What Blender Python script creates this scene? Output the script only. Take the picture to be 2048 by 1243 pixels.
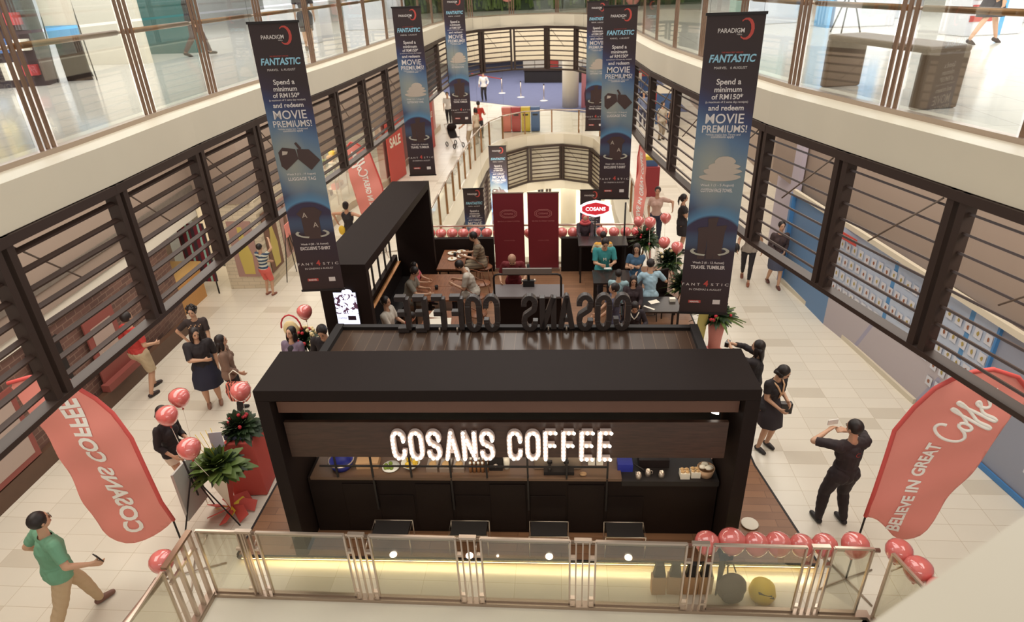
import bpy, math, random
from mathutils import Vector, Matrix, noise
import numpy as np
for o in list(bpy.data.objects): bpy.data.objects.remove(o)
SC = bpy.context.scene
COL = SC.collection
PI = math.pi
# ---------------------------------------------------------------- camera, world, light
CAM_F = 1283.84
CAM_P, CAM_R, CAM_Y = math.radians(27.558), math.radians(-2.312), math.radians(-4.936)
CAM_H = 7.0
def cam_axes():
    cp, sp, cy, sy = math.cos(CAM_P), math.sin(CAM_P), math.cos(CAM_Y), math.sin(CAM_Y)
    fw = Vector((sy*cp, cy*cp, -sp)); r0 = Vector((cy, -sy, 0)); u0 = r0.cross(fw)
    return fw, r0*math.cos(CAM_R)+u0*math.sin(CAM_R), -r0*math.sin(CAM_R)+u0*math.cos(CAM_R)
_f, _r, _u = cam_axes()
cd = bpy.data.cameras.new('camera'); cd.sensor_width = 36; cd.lens = CAM_F/2048*36
cd.clip_start = .05; cd.clip_end = 300
cam = bpy.data.objects.new('camera', cd); COL.objects.link(cam)
cam.matrix_world = Matrix(((_r.x, _u.x, -_f.x, 0), (_r.y, _u.y, -_f.y, 0), (_r.z, _u.z, -_f.z, CAM_H), (0, 0, 0, 1)))
SC.camera = cam
cd.dof.use_dof = True; cd.dof.focus_distance = 9.3; cd.dof.aperture_fstop = 1.3
w = bpy.data.worlds.new('hall_light'); SC.world = w; w.use_nodes = True
w.node_tree.nodes['Background'].inputs[0].default_value = (1.0, .95, .87, 1)
w.node_tree.nodes['Background'].inputs[1].default_value = .50
SC.view_settings.view_transform = 'Standard'; SC.view_settings.look = 'None'
SC.view_settings.gamma = 1; SC.view_settings.exposure = 0.0; SC.view_settings.use_curve_mapping = False
def area(name, loc, sx, sy, power, col=(1, .93, .84), rot=(0, 0, 0), spread=PI):
    l = bpy.data.lights.new(name, 'AREA'); l.shape = 'RECTANGLE'; l.size = sx; l.size_y = sy; l.energy = power; l.color = col; l.spread = spread
    o = bpy.data.objects.new(name, l); o.location = loc; o.rotation_euler = rot; COL.objects.link(o); return o
WARM = (1, .86, .70)
area('corridor_lamp_brick_side', (-7.0, 11, 4.9), 2.2, 16, 400)
area('corridor_lamp_hoarding_side', (5.0, 11.5, 4.9), 1.6, 15, 300)
area('corridor_lamp_far_brick_side', (-7.0, 27, 4.9), 3, 14, 480)
area('corridor_lamp_far_hoarding_side', (4.6, 27, 4.9), 3, 14, 420)
area('hall_lamp_beyond_the_atrium', (-2, 45, 4.9), 14, 16, 2000, (1, .95, .9))
area('lower_hall_lamp', (0, 38, -2.75), 14, 10, 900, (1, .95, .85))
area('lower_void_lamp', (-1, 24, -.3), 3, 8, 400, (1, .95, .88), rot=(0, 0, 0))
area('atrium_skylight', (-1.2, 17.5, 14.5), 9, 24, 2000, (1, .95, .88))
area('upper_gallery_lamp_brick_side', (-11, 16, 9.0), 6, 22, 1500, (.93, .95, 1))
area('upper_gallery_lamp_hoarding_side', (9, 14, 9.0), 6, 20, 1450, (.93, .95, 1))
# ---------------------------------------------------------------- helpers
def lin(c): c /= 255; return c/12.92 if c <= .04045 else ((c+.055)/1.055)**2.4
def rgb(r, g, b): return (lin(r), lin(g), lin(b), 1)
MATS = {}
def mat(name, col, rough=.6, metal=0, emit=0, spec=.5, alpha=1, noise_amt=0, scale=20, coat=0, bump=0):
    if name in MATS: return MATS[name]
    m = bpy.data.materials.new(name); m.use_nodes = True; nt = m.node_tree; b = nt.nodes['Principled BSDF']
    c = rgb(*col); b.inputs['Base Color'].default_value = c; b.inputs['Roughness'].default_value = rough
    b.inputs['Metallic'].default_value = metal; b.inputs['Specular IOR Level'].default_value = spec
    if coat: b.inputs['Coat Weight'].default_value = coat; b.inputs['Coat Roughness'].default_value = .08
    if emit: b.inputs['Emission Color'].default_value = c; b.inputs['Emission Strength'].default_value = emit
    if alpha < 1: b.inputs['Alpha'].default_value = alpha
    if noise_amt or bump:
        tc = nt.nodes.new('ShaderNodeTexCoord'); n = nt.nodes.new('ShaderNodeTexNoise'); n.inputs['Scale'].default_value = scale; n.inputs['Detail'].default_value = 4
        nt.links.new(tc.outputs['Object'], n.inputs['Vector'])
        if noise_amt:
            r = nt.nodes.new('ShaderNodeMapRange'); r.inputs[3].default_value = 1-noise_amt; r.inputs[4].default_value = 1+noise_amt
            nt.links.new(n.outputs['Fac'], r.inputs[0])
            mx = nt.nodes.new('ShaderNodeVectorMath'); mx.operation = 'SCALE'; mx.inputs[0].default_value = c[:3]
            nt.links.new(r.outputs[0], mx.inputs['Scale']); nt.links.new(mx.outputs[0], b.inputs['Base Color'])
        if bump:
            bp = nt.nodes.new('ShaderNodeBump'); bp.inputs['Strength'].default_value = bump; bp.inputs['Distance'].default_value = .01
            nt.links.new(n.outputs['Fac'], bp.inputs['Height']); nt.links.new(bp.outputs[0], b.inputs['Normal'])
    MATS[name] = m; return m
class NT:
    """tiny node-graph helper"""
    def __init__(s, m): s.t = m.node_tree; s.b = s.t.nodes['Principled BSDF']
    def n(s, typ, **k):
        x = s.t.nodes.new('ShaderNode'+typ)
        for a, v in k.items(): setattr(x, a, v)
        return x
    def l(s, a, b): s.t.links.new(a, b)
    def math(s, op, a, b=None, c=None):
        x = s.n('Math', operation=op)
        for i, v in enumerate((a, b, c)):
            if v is None: continue
            if isinstance(v, (int, float)): x.inputs[i].default_value = v
            else: s.l(v, x.inputs[i])
        return x.outputs[0]
    def mix(s, fac, a, b):
        x = s.n('Mix', data_type='RGBA')
        for i, v in ((0, fac), (6, a), (7, b)):
            if isinstance(v, (int, float, tuple)): x.inputs[i].default_value = v
            else: s.l(v, x.inputs[i])
        return x.outputs[2]
    def coords(s, kind='Object'): return s.n('TexCoord').outputs[kind]
    def xyz(s, v):
        x = s.n('SeparateXYZ'); s.l(v, x.inputs[0]); return x.outputs
    def comb(s, x, y, z=0):
        c = s.n('CombineXYZ')
        for i, v in enumerate((x, y, z)):
            if isinstance(v, (int, float)): c.inputs[i].default_value = v
            else: s.l(v, c.inputs[i])
        return c.outputs[0]
    def ramp(s, fac, stops, const=False):
        r = s.n('ValToRGB'); e = r.color_ramp.elements; r.color_ramp.interpolation = 'CONSTANT' if const else 'LINEAR'
        while len(e) < len(stops): e.new(.5)
        for i, (p, c) in enumerate(stops): e[i].position = p; e[i].color = c
        s.l(fac, r.inputs[0]); return r.outputs[0]
def newmat(name, rough=.5, spec=.5, metal=0):
    m = bpy.data.materials.new(name); m.use_nodes = True; g = NT(m)
    g.b.inputs['Roughness'].default_value = rough; g.b.inputs['Specular IOR Level'].default_value = spec; g.b.inputs['Metallic'].default_value = metal
    MATS[name] = m; return m, g
def brick_mat(name, c1, c2, mort, bw, bh, msize=.01, rough=.4, offset=.5, dark=None, plane='XY', coat=0, spec=.5, thr=.93, noise_=.06, bump=0):
    m, g = newmat(name, rough, spec)
    v = g.coords(); x, y, z = g.xyz(v)[:3]
    if plane == 'XZ': v = g.comb(x, z)
    if plane == 'YZ': v = g.comb(y, z)
    b = g.n('TexBrick'); b.offset = offset; b.squash = 1
    g.l(v, b.inputs['Vector'])
    b.inputs['Color1'].default_value = (0, 0, 0, 1); b.inputs['Color2'].default_value = (1, 1, 1, 1)
    b.inputs['Scale'].default_value = 1; b.inputs['Mortar Size'].default_value = msize; b.inputs['Mortar Smooth'].default_value = .1
    b.inputs['Brick Width'].default_value = bw; b.inputs['Row Height'].default_value = bh
    tile = g.mix(b.outputs['Color'], rgb(*c1), rgb(*c2))
    if dark: tile = g.mix(g.math('GREATER_THAN', b.outputs['Color'], thr), tile, rgb(*dark))
    n = g.n('TexNoise'); n.inputs['Scale'].default_value = 3; n.inputs['Detail'].default_value = 5; g.l(g.coords(), n.inputs['Vector'])
    k = g.math('MULTIPLY_ADD', n.outputs['Fac'], 2*noise_, 1-noise_)
    vm = g.n('VectorMath', operation='SCALE'); g.l(tile, vm.inputs[0]); g.l(k, vm.inputs['Scale'])
    g.l(g.mix(b.outputs['Fac'], vm.outputs[0], rgb(*mort)), g.b.inputs['Base Color'])
    if coat: g.b.inputs['Coat Weight'].default_value = coat; g.b.inputs['Coat Roughness'].default_value = .06
    return m
def glass_mat(name, tint=(225, 235, 225), refl=.5):
    m = bpy.data.materials.new(name); m.use_nodes = True; t = m.node_tree; t.nodes.clear()
    o = t.nodes.new('ShaderNodeOutputMaterial'); mx = t.nodes.new('ShaderNodeMixShader'); tr = t.nodes.new('ShaderNodeBsdfTransparent'); gl = t.nodes.new('ShaderNodeBsdfGlossy')
    fr = t.nodes.new('ShaderNodeFresnel'); fr.inputs[0].default_value = 1.45
    ml = t.nodes.new('ShaderNodeMath'); ml.operation = 'MULTIPLY'; ml.inputs[1].default_value = refl
    tr.inputs[0].default_value = rgb(*tint); gl.inputs['Roughness'].default_value = .02
    t.links.new(fr.outputs[0], ml.inputs[0]); t.links.new(ml.outputs[0], mx.inputs[0]); t.links.new(tr.outputs[0], mx.inputs[1]); t.links.new(gl.outputs[0], mx.inputs[2]); t.links.new(mx.outputs[0], o.inputs[0])
    MATS[name] = m; return m
class MB:
    def __init__(s): s.v = []; s.f = []; s.sm = []
    def add(s, vs, fs, smooth=False, M=None):
        n = len(s.v); s.v += [tuple(M @ Vector(v)) if M else tuple(v) for v in vs]
        s.f += [tuple(i+n for i in f) for f in fs]; s.sm += [smooth]*len(fs); return s
    def box(s, c, d, rz=0, M=None):
        x, y, z = d[0]/2, d[1]/2, d[2]/2; R = Matrix.Translation(c) @ Matrix.Rotation(rz, 4, 'Z')
        if M: R = M @ R
        return s.add([(-x,-y,-z),(x,-y,-z),(x,y,-z),(-x,y,-z),(-x,-y,z),(x,-y,z),(x,y,z),(-x,y,z)], [(0,3,2,1),(4,5,6,7),(0,1,5,4),(1,2,6,5),(2,3,7,6),(3,0,4,7)], False, R)
    def b2(s, a, b):  # box by corners
        return s.box([(a[i]+b[i])/2 for i in range(3)], [abs(b[i]-a[i]) for i in range(3)])
    def bar(s, a, b, w, h, up=(0, 0, 1)):
        a, b = Vector(a), Vector(b); d = b-a; L = d.length; d.normalize(); u = Vector(up); sd = d.cross(u)
        if sd.length < 1e-4: sd = d.cross(Vector((1, 0, 0)))
        sd.normalize(); u = sd.cross(d); vs = []
        for p in (a, b):
            for i, j in ((-1,-1),(1,-1),(1,1),(-1,1)): vs.append(p+sd*(w/2*i)+u*(h/2*j))
        return s.add(vs, [(0,1,2,3),(7,6,5,4),(0,4,5,1),(1,5,6,2),(2,6,7,3),(3,7,4,0)])
    def loft(s, rings, cap=True, smooth=True, closed=False):
        n = len(rings[0]); vs = [p for r in rings for p in r]; fs = []
        m = len(rings)
        for i in range(m if closed else m-1):
            for j in range(n):
                k = (j+1) % n; i2 = (i+1) % m
                fs.append((i*n+j, i*n+k, i2*n+k, i2*n+j))
        if cap and not closed: fs += [tuple(range(n-1, -1, -1)), tuple((m-1)*n+j for j in range(n))]
        return s.add(vs, fs, smooth)
    def tube(s, pts, r, seg=8, closed=False, cap=True):
        pts = [Vector(p) for p in pts]; rings = []; m = len(pts)
        rr = r if isinstance(r, (list, tuple)) else [r]*m
        prev = None
        for i, p in enumerate(pts):
            if closed: d = pts[(i+1) % m]-pts[i-1]
            else: d = pts[min(i+1, m-1)]-pts[max(i-1, 0)]
            d.normalize()
            if prev is None:
                u = Vector((0, 0, 1)) if abs(d.z) < .9 else Vector((1, 0, 0)); a = d.cross(u).normalized()
            else: a = (prev-d*prev.dot(d)).normalized()
            prev = a; b = d.cross(a)
            rings.append([p+a*(math.cos(2*PI*k/seg)*rr[i])+b*(math.sin(2*PI*k/seg)*rr[i]) for k in range(seg)])
        return s.loft(rings, cap, True, closed)
    def cyl(s, a, b, r1, r2=None, seg=16): return s.tube([a, b], [r1, r2 if r2 is not None else r1], seg)
    def ball(s, c, r, seg=12, rings=8, M=None):
        rx, ry, rz = (r, r, r) if isinstance(r, (int, float)) else r; vs = [(c[0], c[1], c[2]-rz)]; fs = []
        for i in range(1, rings):
            t = PI*i/rings
            for j in range(seg): vs.append((c[0]+rx*math.sin(t)*math.cos(2*PI*j/seg), c[1]+ry*math.sin(t)*math.sin(2*PI*j/seg), c[2]-rz*math.cos(t)))
        vs.append((c[0], c[1], c[2]+rz)); L = len(vs)-1
        for j in range(seg): k = (j+1) % seg; fs.append((0, 1+k, 1+j)); fs.append((L, L-seg+j, L-seg+k))
        for i in range(rings-2):
            for j in range(seg): k = (j+1) % seg; a = 1+i*seg; fs.append((a+j, a+k, a+seg+k, a+seg+j))
        return s.add(vs, fs, True, M)
    def lathe(s, prof, c=(0, 0, 0), seg=20, cap=True):
        return s.loft([[(c[0]+r*math.cos(2*PI*k/seg), c[1]+r*math.sin(2*PI*k/seg), c[2]+z) for k in range(seg)] for r, z in prof], cap)
    def prism(s, poly, z0, z1):  # poly in xy
        n = len(poly); return s.add([(x, y, z0) for x, y in poly]+[(x, y, z1) for x, y in poly], [tuple(range(n-1, -1, -1)), tuple(range(n, 2*n))]+[(i, (i+1) % n, n+(i+1) % n, n+i) for i in range(n)])
    def prismM(s, poly, d0, d1, M): # poly in local xy, depth z, through matrix
        n = len(poly); return s.add([(x, y, d0) for x, y in poly]+[(x, y, d1) for x, y in poly], [tuple(range(n-1, -1, -1)), tuple(range(n, 2*n))]+[(i, (i+1) % n, n+(i+1) % n, n+i) for i in range(n)], False, M)
    def join(s, o, M=None): 
        n = len(s.v); s.v += [tuple(M @ Vector(v)) if M else v for v in o.v]; s.f += [tuple(i+n for i in f) for f in o.f]; s.sm += o.sm; return s
    def mesh(s, name):
        me = bpy.data.meshes.new(name); me.from_pydata(s.v, [], s.f); me.polygons.foreach_set('use_smooth', s.sm); me.update(); return me
def obj(name, mb, m, parent=None, bevel=0):
    me = mb.mesh(name) if isinstance(mb, MB) else mb
    if m is not None:
        me.materials.clear(); me.materials.append(MATS[m] if isinstance(m, str) else m)
    o = bpy.data.objects.new(name, me); COL.objects.link(o); o.parent = parent
    if bevel: b = o.modifiers.new('bevel', 'BEVEL'); b.width = bevel; b.segments = 2; b.limit_method = 'ANGLE'
    return o
def tag(o, label, cat, group=None):
    o['label'] = label; o['category'] = cat
    if group: o['group'] = group
    return o
def thing(name, label, cat, loc=(0, 0, 0), rz=0, group=None):
    o = bpy.data.objects.new(name, None); COL.objects.link(o); o.location = loc; o.rotation_euler = (0, 0, rz); o.empty_display_size = .1
    return tag(o, label, cat, group)
def struct(name, mb, m, parent=None, bevel=0):
    o = obj(name, mb, m, parent, bevel)
    if parent is None: o['kind'] = 'structure'
    return o
def dup(root, loc=None, rz=None, label=None, group=None, scale=None):
    r = root.copy(); COL.objects.link(r)
    if loc is not None: r.location = loc
    if rz is not None: r.rotation_euler = (0, 0, rz)
    if scale: r.scale = scale
    if label: r['label'] = label
    if group: r['group'] = group
    for ch in list(root.children):
        c = ch.copy(); COL.objects.link(c); c.parent = r
        for gch in ch.children:
            d = gch.copy(); COL.objects.link(d); d.parent = c
    return r
_tc = {}
def text_geo(s, bold=0.0, xs=1.0, shear=0.0, spacing=1.0, res=3):
    k = (s, bold, xs, shear, spacing)
    if k in _tc: return _tc[k]
    c = bpy.data.curves.new('t', 'FONT'); c.body = s; c.align_x = 'CENTER'; c.align_y = 'CENTER'; c.offset = bold; c.resolution_u = res; c.space_character = spacing; c.shear = shear
    o = bpy.data.objects.new('t', c); COL.objects.link(o); bpy.context.view_layer.update()
    dg = bpy.context.evaluated_depsgraph_get(); me = bpy.data.meshes.new_from_object(o.evaluated_get(dg))
    vs = [(v.co.x*xs, v.co.y, 0) for v in me.vertices]; fs = [tuple(p.vertices) for p in me.polygons]
    bpy.data.objects.remove(o); bpy.data.curves.remove(c); bpy.data.meshes.remove(me)
    _tc[k] = (vs, fs); return _tc[k]
def add_text(mb, s, M, width=None, height=None, **k):
    """M maps local (x right, y up, z out). Text scaled to the given width and / or cap height, centred."""
    vs, fs = text_geo(s, **k)
    if not vs: return mb
    x0, x1 = min(v[0] for v in vs), max(v[0] for v in vs); y0, y1 = min(v[1] for v in vs), max(v[1] for v in vs)
    sy = height/(y1-y0) if height else width/(x1-x0)
    sx = width/(x1-x0) if width else sy
    cx, cy = (x0+x1)/2, (y0+y1)/2
    return mb.add([((v[0]-cx)*sx, (v[1]-cy)*sy, 0) for v in vs], fs, False, M)
def wallM(origin, xdir, up=(0, 0, 1)):
    """frame on a vertical face: local x along xdir, y up, z = outward (x cross up)"""
    x = Vector(xdir).normalized(); y = Vector(up).normalized(); z = x.cross(y)
    return Matrix(((x.x, y.x, z.x, origin[0]), (x.y, y.y, z.y, origin[1]), (x.z, y.z, z.z, origin[2]), (0, 0, 0, 1)))
def MT(x, y, z=0): return Matrix.Translation((x, y, z))
rnd = random.Random(7)
# ---------------------------------------------------------------- materials
brick_mat('cream_floor_tiles', (227, 219, 203), (220, 212, 196), (196, 182, 158), .6, .302, .0035, .25, 0, (209, 199, 181), coat=.0, thr=.955, noise_=.02)
brick_mat('pale_gallery_tiles', (228, 222, 210), (220, 215, 204), (180, 176, 168), .8, .8, .004, .12, 0, None, noise_=.03)
brick_mat('lower_white_tiles', (232, 226, 210), (226, 220, 204), (205, 198, 182), .6, .6, .004, .3, 0, None, noise_=.02)
brick_mat('oak_deck_boards', (150, 108, 78), (132, 94, 68), (98, 68, 50), 1.2, .14, .003, .45, .5, None, noise_=.15)
brick_mat('red_brown_brickwork', (116, 84, 73), (94, 68, 60), (132, 106, 92), .26, .10, .008, .7, .5, None, plane='YZ', noise_=.12)
brick_mat('white_painted_brick', (222, 208, 182), (212, 198, 172), (190, 176, 150), .3, .1, .006, .6, .5, None, plane='XZ', noise_=.04)
mat('white_plaster', (226, 219, 203), .6, noise_amt=.02, scale=4)
mat('fascia_paint', (215, 204, 182), .45, noise_amt=.02, scale=3)
mat('dark_bronze_steel', (58, 44, 38), .45, spec=.4)
mat('louvre_steel', (66, 50, 44), .4, spec=.4)
mat('grey_brown_bulkhead', (150, 132, 118), .7, noise_amt=.03, scale=2)
mat('black_laminate', (36, 26, 23), .6, noise_amt=.06, scale=8, spec=.15)
mat('black_laminate_gloss', (36, 28, 27), .25, spec=.5)
mat('matt_black', (30, 23, 22), .6)
mat('steel', (205, 188, 172), .3, .75)
mat('brushed_steel', (176, 158, 142), .35, .75)
mat('copper_rail', (158, 116, 78), .3, .6)
mat('post_bronze', (140, 112, 92), .3, .6)
mat('red_cloth', (206, 88, 78), .7)
mat('coral_flag', (240, 149, 136), .6); mat('flag_white', (255, 250, 242), .6)
mat('coral_flag_sleeve', (212, 84, 78), .6)
mat('maroon_vinyl', (124, 36, 46), .45)
mat('print_white', (236, 226, 208), .6)
mat('print_cream', (206, 176, 150), .6)
mat('glow_white', (255, 244, 228), .5, emit=3.5)
mat('glow_warm', (255, 226, 160), .5, emit=3)
mat('white_plastic', (235, 232, 224), .35)
mat('blue_plastic', (44, 50, 140), .4)
mat('kraft', (190, 150, 110), .8)
mat('yellow', (220, 180, 50), .6)
glass_mat('clear_glass', (251, 252, 249), .45)
glass_mat('green_glass', (249, 249, 242), .35)
mm, g = newmat('walnut_panel', .38)
v = g.coords(); n = g.n('TexNoise'); mp = g.n('Mapping'); mp.inputs['Scale'].default_value = (1.2, 1.2, 14); g.l(v, mp.inputs['Vector']); g.l(mp.outputs[0], n.inputs['Vector']); n.inputs['Scale'].default_value = 4; n.inputs['Detail'].default_value = 6
g.l(g.ramp(n.outputs['Fac'], [(.3, rgb(82, 58, 46)), (.7, rgb(64, 45, 37))]), g.b.inputs['Base Color'])
mm, g = newmat('roof_boards', .22)
v = g.coords(); x, y, z = g.xyz(v)[:3]
b = g.n('TexBrick'); b.offset = 0; g.l(g.comb(y, x), b.inputs['Vector']); b.inputs['Color1'].default_value = rgb(80, 62, 50); b.inputs['Color2'].default_value = rgb(70, 53, 44); b.inputs['Mortar'].default_value = rgb(112, 88, 70)
b.inputs['Scale'].default_value = 1; b.inputs['Brick Width'].default_value = 6; b.inputs['Row Height'].default_value = .16; b.inputs['Mortar Size'].default_value = .004
g.l(b.outputs['Color'], g.b.inputs['Base Color'])
mm, g = newmat('table_wood', .4)
n = g.n('TexNoise'); mp = g.n('Mapping'); mp.inputs['Scale'].default_value = (8, 1, 1); g.l(g.coords(), mp.inputs['Vector']); g.l(mp.outputs[0], n.inputs['Vector']); n.inputs['Scale'].default_value = 5; n.inputs['Detail'].default_value = 5
g.l(g.ramp(n.outputs['Fac'], [(.3, rgb(150, 98, 66)), (.7, rgb(118, 74, 52))]), g.b.inputs['Base Color'])

_l = area('deck_edge_led', (-.55, 5.955, .075), 7.5, .02, 8, (1, .84, .5), rot=(math.radians(-35), 0, 0))
area('added_under_board_fill', (-.7, 6.42, 1.67), 5.0, .12, 16, (1, .88, .7))  # added fill under the sign board, brightens the items on the counter
area('added_near_kerb_fill', (-.4, -1.2, 4.9), 8, 3, 260, (1, .94, .86), rot=(math.radians(35), 0, 0))  # unseen fill added below the near gallery to lift kerb and kiosk front
area('added_far_bulkhead_fill', (-1.4, 31.3, 4.85), 7, .25, 70, (1, .93, .82), rot=(math.radians(80), 0, 0))  # added fill behind the far louvres so the bulkhead shows pale between blades
area('added_lower_void_fill', (-.8, 22, -1.3), 3.5, 1.2, 260, (1, .93, .82), rot=(math.radians(90), 0, 0))  # fill added in mid-void, no fitting there; lights the bulkhead behind the lower louvres
# ---------------------------------------------------------------- the building shell
HOLE = [(-5.28,4.6),(-5.27,6),(-5.25,7),(-5.28,9),(-5.22,11),(-5.08,12.8),(-4.95,14.2),(-4.85,16),(-4.76,18),(-4.66,20.5),(-4.6,23),(-4.55,26),(-4.35,28.2),(-3.75,29.7),(-2.7,30.6),(-1.5,30.9),(-.3,30.7),(.6,30.0),(1.2,28.8),(1.5,27),
        (1.62,24.5),(1.72,22),(1.82,19.5),(1.95,17),(2.06,15.3),(2.31,13.46),(2.63,11.3),(2.96,9.5),(3.44,7.85),(3.93,6.25),(4.3,5.1),(4.5,4.1),(3.3,2.72),(1.448,1.53),(.915,1.187),(0,.6),(-1.5,-.1),(-3.4,.3),(-4.7,1.6),(-5.2,3.2)]
def normals(c, closed=True):
    out = []
    n = len(c)
    for i in range(n):
        a = c[i-1] if (closed or i) else c[i]; b = c[(i+1) % n] if (closed or i < n-1) else c[i]
        d = Vector((b[0]-a[0], b[1]-a[1])).normalized(); out.append(Vector((-d.y, d.x)))
    return out
NRM = normals(HOLE)   # curve runs clockwise seen from above: left side north, so left-hand normal points out of the void
def off(c, nr, d): return [(p[0]+q.x*d, p[1]+q.y*d) for p, q in zip(c, nr)]
def ring_slab(inner, rect, centre, z0, z1):
    x0, y0, x1, y1 = rect; cx, cy = centre; outer = []
    for x, y in inner:
        dx, dy = x-cx, y-cy; t = 1e9
        if dx > 1e-6: t = min(t, (x1-cx)/dx)
        if dx < -1e-6: t = min(t, (x0-cx)/dx)
        if dy > 1e-6: t = min(t, (y1-cy)/dy)
        if dy < -1e-6: t = min(t, (y0-cy)/dy)
        outer.append((cx+dx*t, cy+dy*t))
    m = MB(); n = len(inner)
    vs = [(x, y, z1) for x, y in inner]+[(x, y, z1) for x, y in outer]+[(x, y, z0) for x, y in inner]+[(x, y, z0) for x, y in outer]; fs = []
    for i in range(n):
        k = (i+1) % n
        fs += [(i, n+i, n+k, k), (2*n+i, 2*n+k, 3*n+k, 3*n+i), (i, k, 2*n+k, 2*n+i)]
    m.add(vs, fs); return m
# upper gallery
lip = off(HOLE, NRM, -.05)
struct('floor_upper', ring_slab(off(HOLE, NRM, .30), (-26, -9, 26, 76), (-1, 15), 5.0, 5.42), 'pale_gallery_tiles')
def band(curve, d0, d1, z0, z1, closed=True):
    nr = normals(curve, closed); a = off(curve, nr, d0); b = off(curve, nr, d1)
    rings = [[(p[0], p[1], z0), (q[0], q[1], z0), (q[0], q[1], z1), (p[0], p[1], z1)] for p, q in zip(a, b)]
    m = MB(); m.loft(rings, not closed, False, closed); return m
struct('trim_1', band(HOLE, -.05, .46, 5.01, 5.445), 'fascia_paint')            # white coping and fascia round the atrium
struct('trim_2', band(HOLE, .30, .40, 5.445, 5.50), 'brushed_steel')              # glass shoe
# ground floor with two voids
f = MB(); f.b2((-26, -9, -.4), (-4.45, 5.4, 0)); f.prism([(3.62, 5.4), (26, 5.4), (26, -9), (5.9, -4)][::-1], -.4, 0); f.b2((-26, 5.4, -.4), (26, 16.1, 0))
VB = [(-3.72,16.15),(-3.72,20),(-3.68,24),(-3.62,27),(-3.4,29.4),(-2.9,30.9),(-1.9,31.9),(-.9,32.3),(.2,32.35),(1.2,31.9),(1.9,31.0),(2.2,29.5),(2.2,24),(2.2,20),(2.2,16.15)]
NVB = normals(VB)
f.join(ring_slab(VB, (-26, 16.1, 26, 76), (-.8, 22), -.4, 0))
struct('floor', f, 'cream_floor_tiles')
vb2 = [(-3.72,16.15)]+VB[1:-1]+[(2.2,16.15)]
struct('trim_3', band(VB, -.42, .02, -.42, .06), 'fascia_paint')      # white slab edge round the second void
struct('floor_lower', MB().b2((-26, 5, -5.7), (26, 76, -5.5)), 'lower_white_tiles')
# near void kerb
k = MB(); k.b2((-4.45, 4.6, -.4), (3.62, 5.36, .09)); k.b2((-4.45, -2, -.4), (-3.75, 4.6, .09)); k.prism([(2.9, 4.6), (3.62, 5.36), (3.62, 5.3), (5.4, -2), (4.7, -2)][::-1], -.4, .09)
struct('trim_4', k, 'white_plaster')
k = MB(); k.b2((-4.47, 5.30, .0), (3.64, 5.40, .14)); k.b2((-4.50, -1, 0), (-4.41, 5.30, .14)); k.bar((3.64, 5.33, .07), (5.2, -.5, .07), .09, .14)
struct('trim_5', k, 'brushed_steel')
# shop walls of the ground floor
def wall(name, pts, z0, z1, m, th=.25, side=1):
    nr = normals(pts, False); b = off(pts, nr, th*side)
    mb = MB(); mb.loft([[(p[0], p[1], z0), (q[0], q[1], z0), (q[0], q[1], z1), (p[0], p[1], z1)] for p, q in zip(pts, b)], True, False); return struct(name, mb, m)
wall('wall_left_brick', [(-8.55, 3), (-8.6, 8), (-8.78, 11.7), (-8.95, 13.0)], 0, 2.05, 'red_brown_brickwork')
wall('wall_left_bulkhead', [(-8.45, 3), (-8.5, 8), (-8.7, 11.7), (-8.9, 14.55), (-7.6, 14.6), (-7.5, 16.5), (-7.5, 18.0), (-7.3, 21), (-6.6, 24), (-6.3, 34)], 2.3, 5.0, 'grey_brown_bulkhead')
wall('wall_left_band', [(-8.5, 3), (-8.55, 8), (-8.73, 11.7), (-8.92, 14.5)], 2.05, 2.3, 'white_plaster')
wall('wall_right_bulkhead', [(6.75, 3), (6.65, 7.3), (6.4, 9.8), (5.9, 12.7), (5.6, 15.2), (5.5, 17)], 2.25, 5.0, 'grey_brown_bulkhead', side=-1)
wall('wall_right', [(7.6, 17), (7.6, 40)], 0, 5.0, 'grey_brown_bulkhead', side=-1)
struct('trim_10', MB().bar((-8.43, 3, 2.75), (-8.48, 8, 2.75), .03, .16).bar((-8.48, 8, 2.75), (-8.68, 11.7, 2.75), .03, .16).bar((-8.68, 11.7, 2.75), (-8.87, 14.5, 2.75), .03, .16), mat('vent_grey', (112, 102, 92), .6, noise_amt=.3, scale=14))
b = MB(); b.b2((-8.62, 3, 0), (-8.5, 12.3, .32))
mat('dark_timber_plinth', (92, 66, 50), .5, noise_amt=.15, scale=6); struct('baseboard_left', b, 'dark_timber_plinth')
struct('wall_far', MB().b2((-26, 66, 0), (26, 66.4, 5)), 'white_plaster')
struct('wall_lower_far', MB().b2((-26, 60, -5.5), (26, 60.4, -.4)), 'white_plaster')
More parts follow.
